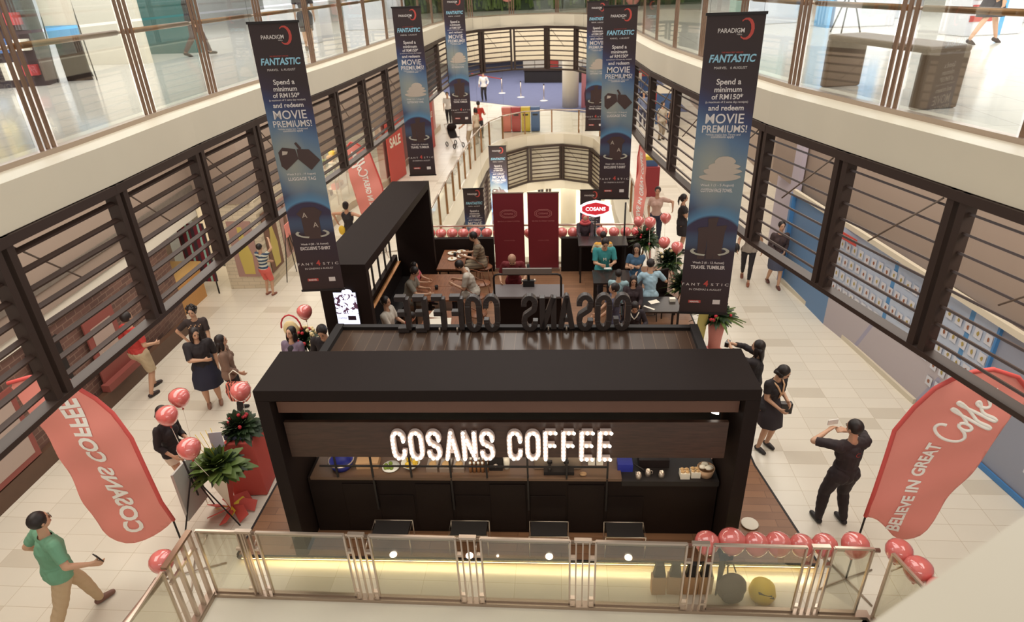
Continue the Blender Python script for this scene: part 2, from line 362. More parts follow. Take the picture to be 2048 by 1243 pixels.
# ---- louvre screens under the gallery
def seg_len(c):
    L = [0]
    for a, b in zip(c, c[1:]): L.append(L[-1]+math.dist(a, b))
    return L
def at_len(c, L, s):
    s = min(max(s, 0), L[-1])
    for i in range(len(L)-1):
        if s <= L[i+1]+1e-9:
            t = (s-L[i])/(L[i+1]-L[i]); return (c[i][0]+(c[i+1][0]-c[i][0])*t, c[i][1]+(c[i+1][1]-c[i][1])*t)
ZB, ZT = 3.2, 5.0
def louvre_bay(a, b, zb, zt, label, group, n=8, post=True, pw=.085):
    """one bay: two posts at its start, blades between posts, rails at top and bottom"""
    a, b = Vector((*a, 0)), Vector((*b, 0)); d = (b-a); L = d.length; ang = math.atan2(d.y, d.x)
    t = thing('louvre_screen', label, 'screen', (a.x, a.y, zb), ang, group); H = zt-zb
    for x in (0, .15): obj('post', MB().box((x, 0, H/2), (pw, .14, H)), 'dark_bronze_steel', t)
    obj('bottom_rail', MB().box((L/2, 0, .03), (L, .16, .06)), 'dark_bronze_steel', t)
    obj('top_rail', MB().box((L/2, 0, H-.05), (L, .16, .10)), 'dark_bronze_steel', t)
    for i in range(n):
        z = (i+1)*H/(n+1); m = MB()
        M = Matrix.Translation((0, 0, z)) @ Matrix.Rotation(math.radians(22), 4, 'X')
        x0, x1 = .19, L-.04; h = .03
        # blade with rounded ends that turn into the posts
        m.add([(x0, -h, -.012), (x1, -h, -.012), (x1, h, -.012), (x0, h, -.012), (x0, -h, .012), (x1, -h, .012), (x1, h, .012), (x0, h, .012)], [(0,3,2,1),(4,5,6,7),(0,1,5,4),(1,2,6,5),(2,3,7,6),(3,0,4,7)], False, M)
        obj('blade', m, 'louvre_steel', t)
    obj('brace', MB().cyl((.25, .05, H-.12), (L*.6, .12, H-.85), .010, seg=6), 'brace_steel', t)
    return t
mat('brace_steel', (112, 94, 80), .5)
LC = [(-5.28, 3.2)]+HOLE[:12]
ordw = ['first', 'second', 'third', 'fourth', 'fifth', 'sixth', 'seventh', 'eighth', 'ninth', 'tenth', 'eleventh', 'twelfth']
ys = [3.3, 5.18, 6.96, 8.88, 10.70, 12.45, 14.2, 16.05, 18.0, 20.3, 22.6, 25.0, 27.0]
def x_on(c, y):
    for p, q in zip(c, c[1:]):
        if min(p[1], q[1]) <= y <= max(p[1], q[1]): t = (y-p[1])/(q[1]-p[1]+1e-9); return p[0]+(q[0]-p[0])*t
lp = [(x_on([(-5.2, 3.2)]+HOLE[:13], y), y) for y in ys]
for i in range(len(lp)-1): louvre_bay(lp[i], lp[i+1], ZB, ZT, f'dark louvre screen hung over the brick-wall corridor, {ordw[i]} from camera end', 'louvre screens on the brick side')
ysr = [4.6, 6.25, 7.85, 9.49, 11.4, 13.46, 15.3, 17.6, 20, 22.4, 24.8, 27]
rc = [(p[0], p[1]) for p in HOLE[18:31]][::-1]
rc = [(4.5, 4.4)]+rc
rp = [(x_on(rc, y), y) for y in ysr]
for i in range(len(rp)-1): louvre_bay(rp[i], rp[i+1], ZB, ZT, f'dark louvre screen hung over the blue hoarding corridor, {ordw[i]} from camera end', 'louvre screens on the hoarding side')
fc = [lp[-1], (-4.35,28.2),(-3.75,29.7),(-2.7,30.6),(-1.5,30.9),(-.3,30.7),(.6,30.0),(1.2,28.8),rp[-1]]
L_ = seg_len(fc); fp = [at_len(fc, L_, L_[-1]*i/7) for i in range(8)]
for i in range(7): louvre_bay(fp[i], fp[i+1], ZB, ZT, f'curved louvre screen at the far atrium end, {ordw[i]} from the brick side', 'louvre screens at the far end')
# lower louvres under the second void
lc = [(-3.35, 16.6), (-3.3, 20), (-3.27, 24), (-3.2, 27), (-3.0, 29.3), (-2.6, 30.5), (-1.75, 31.4), (-.85, 31.85), (.2, 31.9), (1.1, 31.5), (1.7, 30.7), (1.8, 29.5)]
L_ = seg_len(lc); n_ = 12; q = [at_len(lc, L_, L_[-1]*i/n_) for i in range(n_+1)]
for i in range(n_): louvre_bay(q[i], q[i+1], -2.2, -.42, f'louvre screen bay below the floor edge of the far void, {ordw[i]} along from the kiosk', 'louvre screens below the far void')
struct('wall_lower_bulkhead', band(lc, .62, .72, -2.6, -.40, False), 'fascia_paint')
struct('wall_far_bulkhead', MB().b2((-12, 33.2, 3.3), (12, 33.4, 5.0)), 'fascia_paint')
struct('trim_6', band(lc, -.08, .25, -2.65, -2.22, False), 'fascia_paint')
# diagonal props and ceiling of lower hall
struct('ceiling_lower', MB().b2((-26, 32.6, -2.7), (26, 60, -2.5)), 'white_plaster')
c = MB(); c.cyl((.4, 34.3, -5.5), (.4, 34.3, -2.6), .42, seg=24); struct('wall_lower_column', c, 'fascia_paint')
# ---- gallery balustrades
def post_cluster(t, x, H, n=3, gap=.095, w=.048, y=0):
    for i in range(n): obj('post', MB().box((x+(i-(n-1)/2)*gap, y, H/2), (w, .02, H)), 'post_bronze', t)
def gallery_bay(a, b, label, group):
    a, b = Vector((*a, 0)), Vector((*b, 0)); d = b-a; L = d.length
    t = thing('glass_balustrade', label, 'balustrade', (a.x, a.y, 5.46), math.atan2(d.y, d.x), group)
    post_cluster(t, 0, 1.75)
    obj('glass_pane', MB().box((L/2, 0, .60), (L-.32, .012, 1.16)), 'clear_glass', t)
    obj('glass_pane', MB().box((L/2, 0, 1.46), (L-.32, .012, .5)), 'clear_glass', t)
    obj('handrail', MB().tube([(0.1, .09, 1.07), (L-.1, .09, 1.07)], .034, 10), 'copper_rail', t)
    obj('bracket', MB().tube([(-.1, .09, 1.07), (.12, .09, 1.07)], .02, 8), 'steel', t)
    return t
gl = off(HOLE, NRM, .35)
glc = [(-5.62, 3.4)]+gl[:14]
yl_ = [4.4, 6.7, 8.72, 10.44, 12.4, 14.35, 16.32, 18.05, 19.9, 22, 24.2, 26.4, 28.2]
pl = [(x_on(glc, y), y) for y in yl_]
for i in range(len(pl)-1): gallery_bay(pl[i], pl[i+1], f'glass gallery balustrade above the brick corridor, {ordw[i]} from camera end', 'gallery balustrades on the brick side')
grc = [(4.75, 5.0)]+[p for p in gl[17:30]][::-1]
yr_ = [5.15, 6.25, 7.95, 9.75, 11.6, 13.4, 15.1, 17.0, 18.9, 21, 23.2, 25.4, 27.6]
yr_ = [y for y in yr_ if x_on(grc, y) is not None]
pr = [(x_on(grc, y), y) for y in yr_]
for i in range(len(pr)-1): gallery_bay(pr[i+1], pr[i], f'glass gallery balustrade above the hoarding corridor, {ordw[i]} from camera end', 'gallery balustrades on the hoarding side')
fcg = [pl[-1]]+gl[13:18]+[pr[-1]]
L_ = seg_len(fcg); fpg = [at_len(fcg, L_, L_[-1]*i/5) for i in range(6)]
for i in range(5): gallery_bay(fpg[i], fpg[i+1], f'gallery glass balustrade bay at the far curved end, {ordw[i]} from the brick side', 'gallery balustrades at the far end')
# ---- balustrade of the near void (steel framed glass)
def steel_bay(a, b, label, group=None, cluster=True):
    a, b = Vector((*a, 0)), Vector((*b, 0)); d = b-a; L = d.length
    t = thing('glass_balustrade', label, 'balustrade', (a.x, a.y, .12), math.atan2(d.y, d.x), group)
    H = 1.09; x0 = .15 if cluster else .04
    obj('glass_pane', MB().box((L/2, 0, H/2), (L-2*x0, .012, H-.03)), 'green_glass', t)
    obj('top_frame', MB().box((L/2, 0, H), (L-2*x0, .03, .028)), 'steel', t)
    for x in (x0, L-x0): obj('frame_post', MB().box((x, 0, H/2), (.022, .03, H)), 'steel', t)
    obj('bottom_frame', MB().box((L/2, 0, .03), (L-2*x0, .03, .03)), 'brushed_steel', t)
    if cluster:
        for i in (-1, 0, 1): obj('post', MB().box((i*.078, -.01, H/2+.005), (.016, .04, H)), 'steel', t)
        obj('post_cap', MB().box((0, 0, H+.012), (.2, .05, .035)), 'steel', t)
        for i in (-1, 1):
            for z in (.82, .12): obj('clamp', MB().box((i*.115, 0, z), (.06, .05, .035)), 'steel', t)
    obj('handrail', MB().tube([(.0, .13, .93), (L, .13, .93)], .026, 10), 'brushed_steel', t)
    obj('handrail_bracket', MB().tube([(.08, 0, .86), (.08, .13, .90)], .010, 6), 'steel', t)
    return t
px = [-4.44, -3.80, -2.42, -1.09, .25, 1.58, 2.90, 3.62]
lab = ['short glass balustrade panel at the corner beside the red flower box', 'glass balustrade panel in front of the left leg of the coffee kiosk', 'glass balustrade panel below the lit letters COS on the kiosk', 'glass balustrade panel below the middle of the lit sign',
       'glass balustrade panel below the lit letters FFEE', 'glass balustrade panel with brown paper bags behind it', 'short glass balustrade panel at the corner by the coral flag']
lab[5] = 'glass balustrade panel with a backpack and yellow helmet behind it'; lab[4] = 'glass balustrade panel with brown paper bags behind its end'
for i in range(7): steel_bay((px[i], 5.35), (px[i+1], 5.35), lab[i], None, cluster=i > 0)
for i in range(3):
    steel_bay((-4.47, 4.78-1.15*i-1.12), (-4.47, 4.78-1.15*i), f'glass balustrade panel running back from the flower side corner, {ordw[i]} of three', cluster=i > 0)
    a, b = (3.64+.30*i, 5.33-1.1*i), (3.64+.30*(i+1), 5.33-1.1*(i+1)); steel_bay(a, b, f'glass balustrade panel running back from the flag side corner, {ordw[i]} of three', cluster=i > 0)
t = thing('corner_posts', 'cluster of four steel posts at the balustrade corner by the single balloon', 'balustrade', (-4.47, 5.08, .12), PI/2)
for k in range(4): obj('post', MB().box((-.24+.155*k, 0, .545), (.035, .05, 1.09)), 'steel', t)
obj('top_cap', MB().box((-.02, 0, 1.10), (.56, .07, .035)), 'post_bronze', t); obj('clamp_bar', MB().box((-.02, 0, .84), (.54, .03, .04)), 'steel', t); obj('foot_plate', MB().box((-.02, 0, .02), (.56, .10, .04)), 'brushed_steel', t)
o = tag(obj('handrail', MB().tube([(0, 0, 0), (-.10, -1.0, 0), (-.3, -3, 0)], .042, 12), 'steel'), 'thick steel handrail running back from the single corner balloon', 'handrail'); o.location = (-4.55, 4.86, 1.05)
# ---- balustrade of the far void
def simple_bay(a, b, label, group):
    a, b = Vector((*a, 0)), Vector((*b, 0)); d = b-a; L = d.length
    t = thing('glass_balustrade', label, 'balustrade', (a.x, a.y, .05), math.atan2(d.y, d.x), group)
    obj('post', MB().box((0, 0, .53), (.05, .07, 1.06)), 'copper_rail', t)
    obj('glass_pane', MB().box((L/2, 0, .52), (L-.08, .012, .98)), 'clear_glass', t)
    obj('handrail', MB().tube([(0, 0, 1.08), (L, 0, 1.08)], .03, 8), 'steel', t)
    return t
vl = [(-3.74,16.1),(-3.76,20),(-3.72,24),(-3.66,27),(-3.44,29.4),(-2.94,30.95),(-1.93,31.95),(-.9,32.35),(.2,32.4),(1.25,31.95),(1.95,31.05),(2.25,29.5),(2.25,24),(2.25,20),(2.25,16.1)]
L_ = seg_len(vl); n_ = 26; q = [at_len(vl, L_, L_[-1]*i/n_) for i in range(n_+1)]
for i in range(n_): simple_bay(q[i], q[i+1], 'slim glass balustrade panel with bronze post edging the far void', 'balustrade panels round the far void')
q = [(-3.74+5.99*i/5, 16.1) for i in range(6)]
for i in range(5): simple_bay(q[i], q[i+1], 'slim glass balustrade panel behind the kiosk seating with coral balloons tied to it', 'balustrade panels behind the kiosk')
# ---------------------------------------------------------------- coffee kiosk
deck = thing('kiosk_deck', 'raised oak floor deck of the coffee kiosk with lit edge', 'deck', (0, 0, 0))
obj('deck_floor', MB().prism([(-4.43, 5.98), (3.32, 6.11), (3.0, 8.0), (2.85, 15.7), (-4.43, 15.7)], .005, .1), 'oak_deck_boards', deck)
obj('led_strip', MB().bar((-4.38, 5.972, .045), (3.28, 6.10, .045), .012, .02), mat('led_glow', (255, 226, 150), .5, emit=6), deck)
e = MB(); e.bar((-4.43, 5.98, .06), (-4.43, 15.7, .06), .03, .09); e.bar((3.33, 6.11, .06), (3.01, 8.0, .06), .03, .09); e.bar((3.01, 8.0, .06), (2.86, 15.7, .06), .03, .09); e.bar((-4.43, 5.965, .085), (3.33, 6.095, .085), .03, .035)
obj('edge_trim', e, 'matt_black', deck)
por = thing('kiosk_portal', 'black box portal framing the front of the coffee kiosk', 'kiosk', (0, 0, .1))
BL = 'black_laminate'
Zk = .1
def kb(a, b): return MB().b2((a[0], a[1], a[2]-Zk), (b[0], b[1], b[2]-Zk))
obj('side_frame', kb((-3.61, 6.0, .1), (-3.44, 6.9, 2.65)), BL, por, .006)
obj('side_frame', kb((2.08, 6.0, .1), (2.25, 6.9, 2.65)), BL, por, .006)
obj('top_frame', kb((-3.61, 6.0, 2.65), (2.25, 6.9, 2.8)), BL, por, .006)
obj('front_beam', kb((-3.42, 6.12, 2.40), (2.06, 6.19, 2.56)), mat('warm_walnut_beam', (104, 70, 54), .45, noise_amt=.08, scale=6), por)
obj('back_panel', kb((-3.42, 6.72, 1.5), (2.06, 6.78, 2.64)), 'matt_black', por)
obj('sign_board', kb((-3.40, 6.14, 1.70), (1.98, 6.19, 2.24)), 'walnut_panel', por)
obj('spot_light', MB().cyl((1.86, 6.3, 2.28), (1.84, 6.26, 2.18), .03, .045), 'glow_white', por)
cf = thing('service_counter', 'black panelled front counter of the kiosk below the sign board', 'counter', (0, 0, .1))
obj('counter_body', kb((-3.42, 6.45, .1), (2.06, 6.98, 1.08)), BL, cf)
obj('counter_top', kb((-3.36, 6.40, 1.08), (.80, 6.98, 1.125)), mat('counter_edge_wood', (110, 84, 66), .4), cf)
obj('raised_top', kb((.80, 6.38, 1.02), (2.05, 6.98, 1.10)), 'matt_black', cf)
for i, x in enumerate([-2.98, -2.5, -1.98, -1.45, -.97, -.43, .08, .61]):
    obj('mullion', kb((x-.012, 6.40, .55 if i % 2 else 1.1), (x+.012, 6.425, 1.72)), 'matt_black', cf)
    if i % 2 == 0 and i < 7: obj('front_panel', kb((x+.02, 6.435, .16), (x+.5, 6.45, .98)), BL, cf, .004)
    else: obj('front_panel', kb((x+.02, 6.438, .16), (x+.5, 6.45, .78)), BL, cf, .004)
obj('guard_rail', kb((-3.2, 6.405, 1.30), (.6, 6.42, 1.325)), 'matt_black', cf)
# lettering built from strokes
def arc(cx, cy, rx, ry, a0, a1, n=6): return [(cx+rx*math.cos(math.radians(a0+(a1-a0)*i/n)), cy+ry*math.sin(math.radians(a0+(a1-a0)*i/n))) for i in range(n+1)]
LW = .5
def strokes(ch):
    w, r = LW, .25
    if ch == 'C': return [[(w, .68)]+arc(w/2, .75, r, r, 0, 180, 8)+arc(w/2, .25, r, r, 180, 360, 8)+[(w, .32)]]
    if ch == 'O': return [arc(w/2, .75, r, r, 0, 180, 8)+arc(w/2, .25, r, r, 180, 360, 8)+[(w, .75)]]
    if ch == 'S': return [[(w, .72)]+arc(w/2, .77, r, .23, 10, 180, 8)+[(.06, .6), (.44, .42)]+arc(w/2, .23, r, .23, 0, -190, 8)]
    if ch == 'A': return [[(0, 0), (w/2, 1), (w, 0)], [(.1, .3), (.4, .3)]]
    if ch == 'N': return [[(0, 0), (0, 1)], [(0, 1), (w, 0)], [(w, 0), (w, 1)]]
    if ch == 'F': return [[(0, 0), (0, 1)], [(0, 1), (w*.95, 1)], [(0, .52), (w*.85, .52)]]
    if ch == 'E': return [[(0, 0), (0, 1)], [(0, 1), (w, 1)], [(0, .52), (w*.9, .52)], [(0, 0), (w, 0)]]
def stroke_mesh(ch, sx, sz, t, depth, M, mb=None, round_=True):
    mb = mb or MB()
    for pl_ in strokes(ch):
        p = [(x*sx, y*sz) for x, y in pl_]
        for a, b in zip(p, p[1:]):
            d = Vector((b[0]-a[0], b[1]-a[1])); 
            if d.length < 1e-5: continue
            d.normalize(); n = Vector((-d.y, d.x))*(t/2)
            mb.prismM([(a[0]-n.x, a[1]-n.y), (b[0]-n.x, b[1]-n.y), (b[0]+n.x, b[1]+n.y), (a[0]+n.x, a[1]+n.y)], 0, depth, M)
        for i in range(1, len(p)-1): mb.prismM([(p[i][0]+t/2*math.cos(k*PI/4+PI/8), p[i][1]+t/2*math.sin(k*PI/4+PI/8)) for k in range(8)], .0005, depth-.0005, M)
    return mb
def bulbs(ch, sx, sz, step):
    out = []
    for pl_ in strokes(ch):
        p = [(x*sx, y*sz) for x, y in pl_]; L = seg_len(p); n = max(1, round(L[-1]/step))
        for i in range(n+1):
            q = at_len(p, L, L[-1]*i/n)
            if all(math.dist(q, o) > step*.6 for o in out): out.append(q)
    return out
sg = thing('marquee_sign', 'COSANS COFFEE sign of white letters studded with glowing bulbs', 'sign', (0, 6.12, 1.70))
def sign_line(word, x0, x1, fn):
    n = len(word); pitch = (x1-x0)/n
    for i, c in enumerate(word): fn(c, x0+pitch*i, pitch)
mat('letter_white', (190, 170, 160), .5, emit=.22)
def sign_letter(c, x, pitch):
    M = wallM((x+.035, 0, .035), (1, 0, 0)); wd = pitch*.60/LW
    o = obj('letter', stroke_mesh(c, wd, .40, .062, .05, M), 'letter_white', sg)
    b = MB()
    for q in bulbs(c, wd, .40, .058): b.ball((x+.035+q[0], -.060, .035+q[1]), .0215, 8, 6)
    obj('bulbs', b, 'glow_white', o)
sign_line('COSANS', -2.09, -.78, sign_letter); sign_line('COFFEE', -.66, .65, sign_letter)
# roof with the second set of letters
rf = thing('kiosk_roof', 'flat brown boarded roof behind the black kiosk portal', 'roof', (0, 0, 2.3))
obj('roof_deck', MB().b2((-3.25, 6.9, .0), (1.87, 8.1, .18)), 'roof_boards', rf)
e = MB(); e.b2((-3.30, 6.9, .0), (-3.19, 8.1, .25)); e.b2((1.81, 6.9, 0), (1.92, 8.1, .25)); e.b2((-3.3, 8.03, 0), (1.92, 8.12, .23))
obj('roof_trim', e, 'matt_black', rf)
for x in (-3.26, 1.83): obj('roof_post', MB().b2((x, 7.98, -2.2), (x+.06, 8.06, 0)), 'matt_black', rf)
s2 = thing('letter_sign', 'dark glossy COSANS COFFEE letters standing on the kiosk roof, seen from behind', 'sign', (0, 7.92, 2.48))
def back_letter(c, x, pitch):
    M = wallM((-x, -.02, .05), (-1, 0, 0)); o = obj('letter', stroke_mesh(c, pitch*.62/LW, 0.50, .076, .10, M), mat('grey_gloss_letter', (62, 54, 52), .28, coat=.3), s2, .006)
    obj('foot', MB().cyl((-x-pitch*.3, .03, -.01), (-x-pitch*.3, .03, .06), .015), 'steel', s2)
sign_line('COSANS', -.97, .58, back_letter); sign_line('COFFEE', .86, 2.40, back_letter)
# stools in front
st = thing('low_stool', 'low black stool with thin chrome frame before the kiosk counter, nearest the flower stands', 'stool', (-2.28, 6.16, .1), 0, 'low stools along the kiosk front')
obj('seat', MB().box((0, 0, .355), (.48, .24, .03)), 'matt_black', st)
e = MB(); e.tube([(-.26, -.13, .36), (-.26, .13, .365), (.26, .13, .365), (.26, -.13, .36)], .008, 6, True); obj('frame', e, 'steel', st)
for x in (-.26, .26):
    for y in (-.13, .13): obj('leg', MB().cyl((x, y, 0), (x, y, .36), .008, seg=6), 'steel', st)
for x, l in ((-1.23, 'below the letters ANS'), (-.16, 'below the letters CO of COFFEE'), (.84, 'below the last letters EE')):
    dup(st, (x, 6.16, .1), label=f'low black chrome-framed stool before the kiosk counter, {l}')
fl = tag(obj('floor_light', MB().lathe([(.0, .0), (.05, .0), (.05, .012), (0, .014)]), 'glow_white'), 'small round glowing deck light below the flower side of the kiosk', 'light', 'round deck lights along the kiosk front'); fl.location = (-2.27, 6.02, .102)
for x, l in ((-1.23, 'below the letters ANS'), (-.16, 'below the gap of the sign'), (.89, 'below the last letters EE'), (-.85, 'smallest, between two others')):
    c = dup(fl, (x, 6.02, .102), label=f'small round glowing deck light, {l}'); 
    if x == -.85: c.scale = (.35, .35, 1)
# things on the serving counter (seen in the gap under the sign)
def ctr(x, y=6.6): return (x, y, 1.127)
def simple(name, mb, m, label, cat, loc, rz=0, group=None):
    o = tag(obj(name, mb, m), label, cat, group); o.location = loc; o.rotation_euler = (0, 0, rz); return o
t = thing('sink_tub', 'blue plastic tub with steel rim at the flower end of the counter', 'tub', ctr(-2.98, 6.62))
obj('body', MB().lathe([(.0, 0), (.13, 0), (.17, .11), (.16, .11), (.12, .012), (0, .012)]), 'blue_plastic', t); obj('rim', MB().tube([(.17*math.cos(a*PI/8), .17*math.sin(a*PI/8), .115) for a in range(16)], .01, 6, True), 'steel', t)
simple('cardboard_box', MB().box((0, 0, .05), (.30, .2, .10)), 'kraft', 'tan cardboard box on the counter beside the blue tub', 'box', ctr(-2.62, 6.66), .05)
t = thing('fruit_bowl', 'clear bowl of lemons on the kiosk counter', 'bowl', ctr(-2.02, 6.6))
obj('bowl', MB().lathe([(.05, 0), (.13, .09), (.125, .09), (.045, .01), (0, .01)]), 'white_plastic', t)
b = MB(); [b.ball((.06*math.cos(a*2.1), .06*math.sin(a*2.1), .08+.02*(a % 2)), (.04, .034, .034), 8, 6) for a in range(6)]; obj('lemons', b, 'yellow', t)
t = thing('salad_plate', 'plate of green salad at the flower end of the counter', 'plate', ctr(-2.3, 6.6)); obj('plate', MB().lathe([(0, 0), (.12, .012), (.12, .02), (0, .01)]), 'white_plastic', t)
b = MB(); [b.ball((rnd.uniform(-.07, .07), rnd.uniform(-.06, .06), .035), .03, 6, 5) for a in range(8)]; obj('salad', b, mat('leaf_green', (120, 140, 50), .6), t)
tr = thing('steel_tray', 'square steel food pan on the counter below letters OS', 'tray', ctr(-1.72, 6.6), 0, 'square steel food pans')
obj('pan', MB().box((0, 0, .035), (.15, .2, .07)), 'steel', tr); obj('food', MB().ball((0, -.01, .07), (.055, .075, .02), 10, 6), mat('pastry', (200, 160, 110), .7, noise_amt=.2, scale=30), tr)
dup(tr, ctr(-1.54), label='square steel food pan below letters SA, middle of three'); dup(tr, ctr(-1.36), label='square steel food pan below letter N, last of three')
bt = thing('syrup_bottle', 'small bottle with pale cap on the counter', 'bottle', ctr(-1.2, 6.52), 0, 'small syrup bottles in two rows on the counter')
obj('bottle', MB().lathe([(0, 0), (.022, 0), (.022, .09), (.01, .12), (.01, .14), (0, .14)], seg=10), mat('amber_bottle', (150, 100, 60), .2), bt); obj('cap', MB().lathe([(0, .135), (.016, .135), (.016, .165), (0, .165)], seg=10), 'white_plastic', bt)
for i in range(9): dup(bt, ctr(-1.2+.055*((i+1) % 5), 6.52+.09*((i+1)//5)))
t = thing('coffee_grinder', 'black coffee grinder on the counter below the final S of COSANS', 'grinder', ctr(-.86, 6.62)); obj('body', MB().b2((-.09, -.08, 0), (.09, .1, .2)), 'matt_black', t); obj('hopper', MB().lathe([(0, .2), (.05, .2), (.09, .32), (0, .32)]), 'black_laminate_gloss', t); obj('dial', MB().cyl((0, -.085, .1), (0, -.1, .1), .03), 'steel', t)
t = thing('espresso_machine', 'polished steel espresso machine below letters CO of COFFEE', 'espresso machine', ctr(-.02, 6.68))
obj('housing', MB().b2((-.33, -.12, .0), (.3, .2, .28)), 'brushed_steel', t, .02); obj('drip_tray', MB().b2((-.2, -.22, 0), (.2, -.12, .05)), 'matt_black', t)
for x in (-.12, .1): obj('portafilter', MB().cyl((x, -.12, .12), (x, -.24, .10), .018).cyl((x, -.1, .12), (x, -.1, .17), .04), 'matt_black', t)
simple('milk_carton', MB().box((0, 0, .11), (.09, .09, .22)), 'print_white', 'white carton standing right beside the espresso machine', 'carton', ctr(.42, 6.7)); simple('milk_carton', MB().box((0, 0, .11), (.09, .09, .22)), 'print_white', 'white carton, outer one of two near the espresso machine', 'carton', ctr(.53, 6.7))
simple('pastry_bun', MB().ball((0, 0, .025), (.05, .035, .025), 10, 6), 'kraft', 'single brown bun lying on the counter', 'bun', ctr(.3, 6.46))
simple('cup_stack', MB().lathe([(0, 0), (.035, 0), (.045, .09), (.045, .18), (0, .18)]), 'print_white', 'stack of pale cups under the walnut board', 'cups', ctr(-.72, 6.6))
t = thing('knife_block', 'blue tool caddy leaning near the dark cups on the counter', 'caddy', (.86, 6.62, 1.10)); obj('body', MB().b2((-.1, -.06, 0), (.1, .08, .12)), 'blue_plastic', t); obj('handle', MB().tube([(.1, 0, .1), (.22, -.05, .05), (.26, -.08, .02)], .012, 6), 'matt_black', t)
cu = thing('steel_jug', 'small steel milk jug on the black end counter', 'jug', (1.15, 6.5, 1.10), 0, 'steel milk jugs'); obj('body', MB().lathe([(0, 0), (.035, 0), (.04, .04), (.03, .09), (.026, .09), (.03, .01), (0, .01)], seg=14), 'steel', cu); obj('handle', MB().tube([(.03, 0, .08), (.06, 0, .07), (.058, 0, .03), (.036, 0, .02)], .005, 6), 'steel', cu)
dup(cu, (1.32, 6.47, 1.10), 1.2); dup(cu, (1.02, 6.44, 1.10), 2.2)
simple('blender_base', MB().b2((-.2, -.08, 0), (.2, .1, .13)), 'black_laminate_gloss', 'long black appliance on the end counter behind the jugs', 'appliance', (1.25, 6.72, 1.10))
t = thing('bread_basket', 'round wicker basket of wrapped bread at the counter end', 'basket', (1.9, 6.52, 1.102)); obj('basket', MB().lathe([(0, 0), (.09, 0), (.115, .12), (.105, .12), (.08, .01), (0, .01)]), mat('wicker', (186, 150, 118), .8, noise_amt=.2, scale=60, bump=.5), t)
b = MB(); [b.ball((.05*math.cos(a*1.7), .05*math.sin(a*1.7), .12+.01*a), (.05, .035, .03), 8, 6) for a in range(4)]; obj('bread', b, 'print_white', t)
bx = thing('biscuit_box', 'small open box of biscuits beside the wicker basket', 'box', (1.62, 6.48, 1.102)); obj('box', MB().b2((-.06, -.06, 0), (.06, .06, .09)), 'print_white', bx); b = MB(); [b.ball((.03*(-1)**a, .025*(-1)**(a//2), .1), (.03, .025, .022), 8, 6) for a in range(4)]; obj('biscuits', b, 'pastry', bx)
dup(bx, (1.76, 6.5, 1.102), label='small open box of biscuits touching the wicker basket')
# the kiosk front stands a degree askew to the hall
for o in list(bpy.data.objects):
    if o.parent is None and o.get('category') and o['category'] != 'balustrade' and o['category'] != 'deck' and 'screen' not in o['category'] and 5.7 < o.location.y < 8.3 and -3.5 < o.location.x < 3 or o is por or o is cf:
        R_ = Matrix.Translation((-.68, 6.06, 0)) @ Matrix.Rotation(.0205, 4, 'Z') @ Matrix.Translation((.68, -6.0, 0))
        o.location = R_ @ o.location; o.rotation_euler.z += .0205
# ---- long canopy with bench
cn = thing('kiosk_canopy', 'long black C-shaped canopy wall along the flower side of the kiosk', 'canopy', (0, 0, .1))
obj('roof_slab', MB().prism([(-4.14, 9.7), (-3.28, 9.7), (-3.10, 14.62), (-3.98, 14.62)], 2.54, 2.7), BL, cn, .006)
obj('end_wall', kb((-4.14, 9.7, .1), (-3.28, 9.85, 2.64)), BL, cn, .004)
obj('end_wall', kb((-4.02, 14.46, .1), (-3.10, 14.62, 2.64)), BL, cn, .004)
obj('back_wall', kb((-4.14, 9.85, .1), (-4.04, 14.46, 1.0)), BL, cn); obj('back_wall', kb((-4.14, 9.85, 1.62), (-4.04, 14.46, 2.64)), BL, cn)
for i in range(8): obj('window_bar', kb((-4.11, 10.4+i*.52, 1.0), (-4.07, 10.43+i*.52, 1.62)), 'matt_black', cn)
obj('screen', MB().b2((-3.92, 9.675, 1.52), (-3.5, 9.70, 2.2)), 'matt_black', cn)
mm, g = newmat('menu_screen_picture', .3)
v = g.coords(); n = g.n('TexNoise'); n.inputs['Scale'].default_value = 9; n.inputs['Detail'].default_value = 3; n.inputs['Distortion'].default_value = 1.5; g.l(v, n.inputs['Vector'])
z = g.xyz(v)[2]; k = g.math('MULTIPLY', g.math('GREATER_THAN', n.outputs['Fac'], .56), g.math('GREATER_THAN', z, 1.78))
c_ = g.mix(k, rgb(226, 230, 255), rgb(70, 44, 60)); g.l(c_, g.b.inputs['Base Color']); g.l(c_, g.b.inputs['Emission Color']); g.b.inputs['Emission Strength'].default_value = 1.2
obj('screen_picture', MB().b2((-3.905, 9.668, 1.53), (-3.515, 9.674, 2.19)), mm, cn)
mo = MB(); mo.box((-3.64, 9.664, 1.70), (.14, .006, .08)); add_text(mo, 'COFFEE', wallM((-3.81, 9.662, 1.70), (1, 0, 0)), width=.15); mo.lathe([(0, 0)], (0, 0, 0)) if 0 else None
obj('screen_caption', mo, mat('screen_plum', (60, 34, 60), .5), cn)
lg = MB(); lg.prismM([(.09*math.cos(a*PI/10), .05*math.sin(a*PI/10)) for a in range(20)], 0, .006, wallM((-3.66, 9.666, 2.21), (1, 0, 0))); obj('screen_logo', lg, mat('screen_white', (230, 234, 255), .5, emit=1.0), cn)
bn = thing('banquette_bench', 'long dark bench with a gold line along the black canopy wall', 'bench', (0, 0, .1))
obj('seat', MB().b2((-4.0, 9.95, .30), (-3.55, 14.3, .38)), 'matt_black', bn); obj('base', MB().b2((-4.0, 9.98, 0), (-3.62, 14.28, .30)), BL, bn)
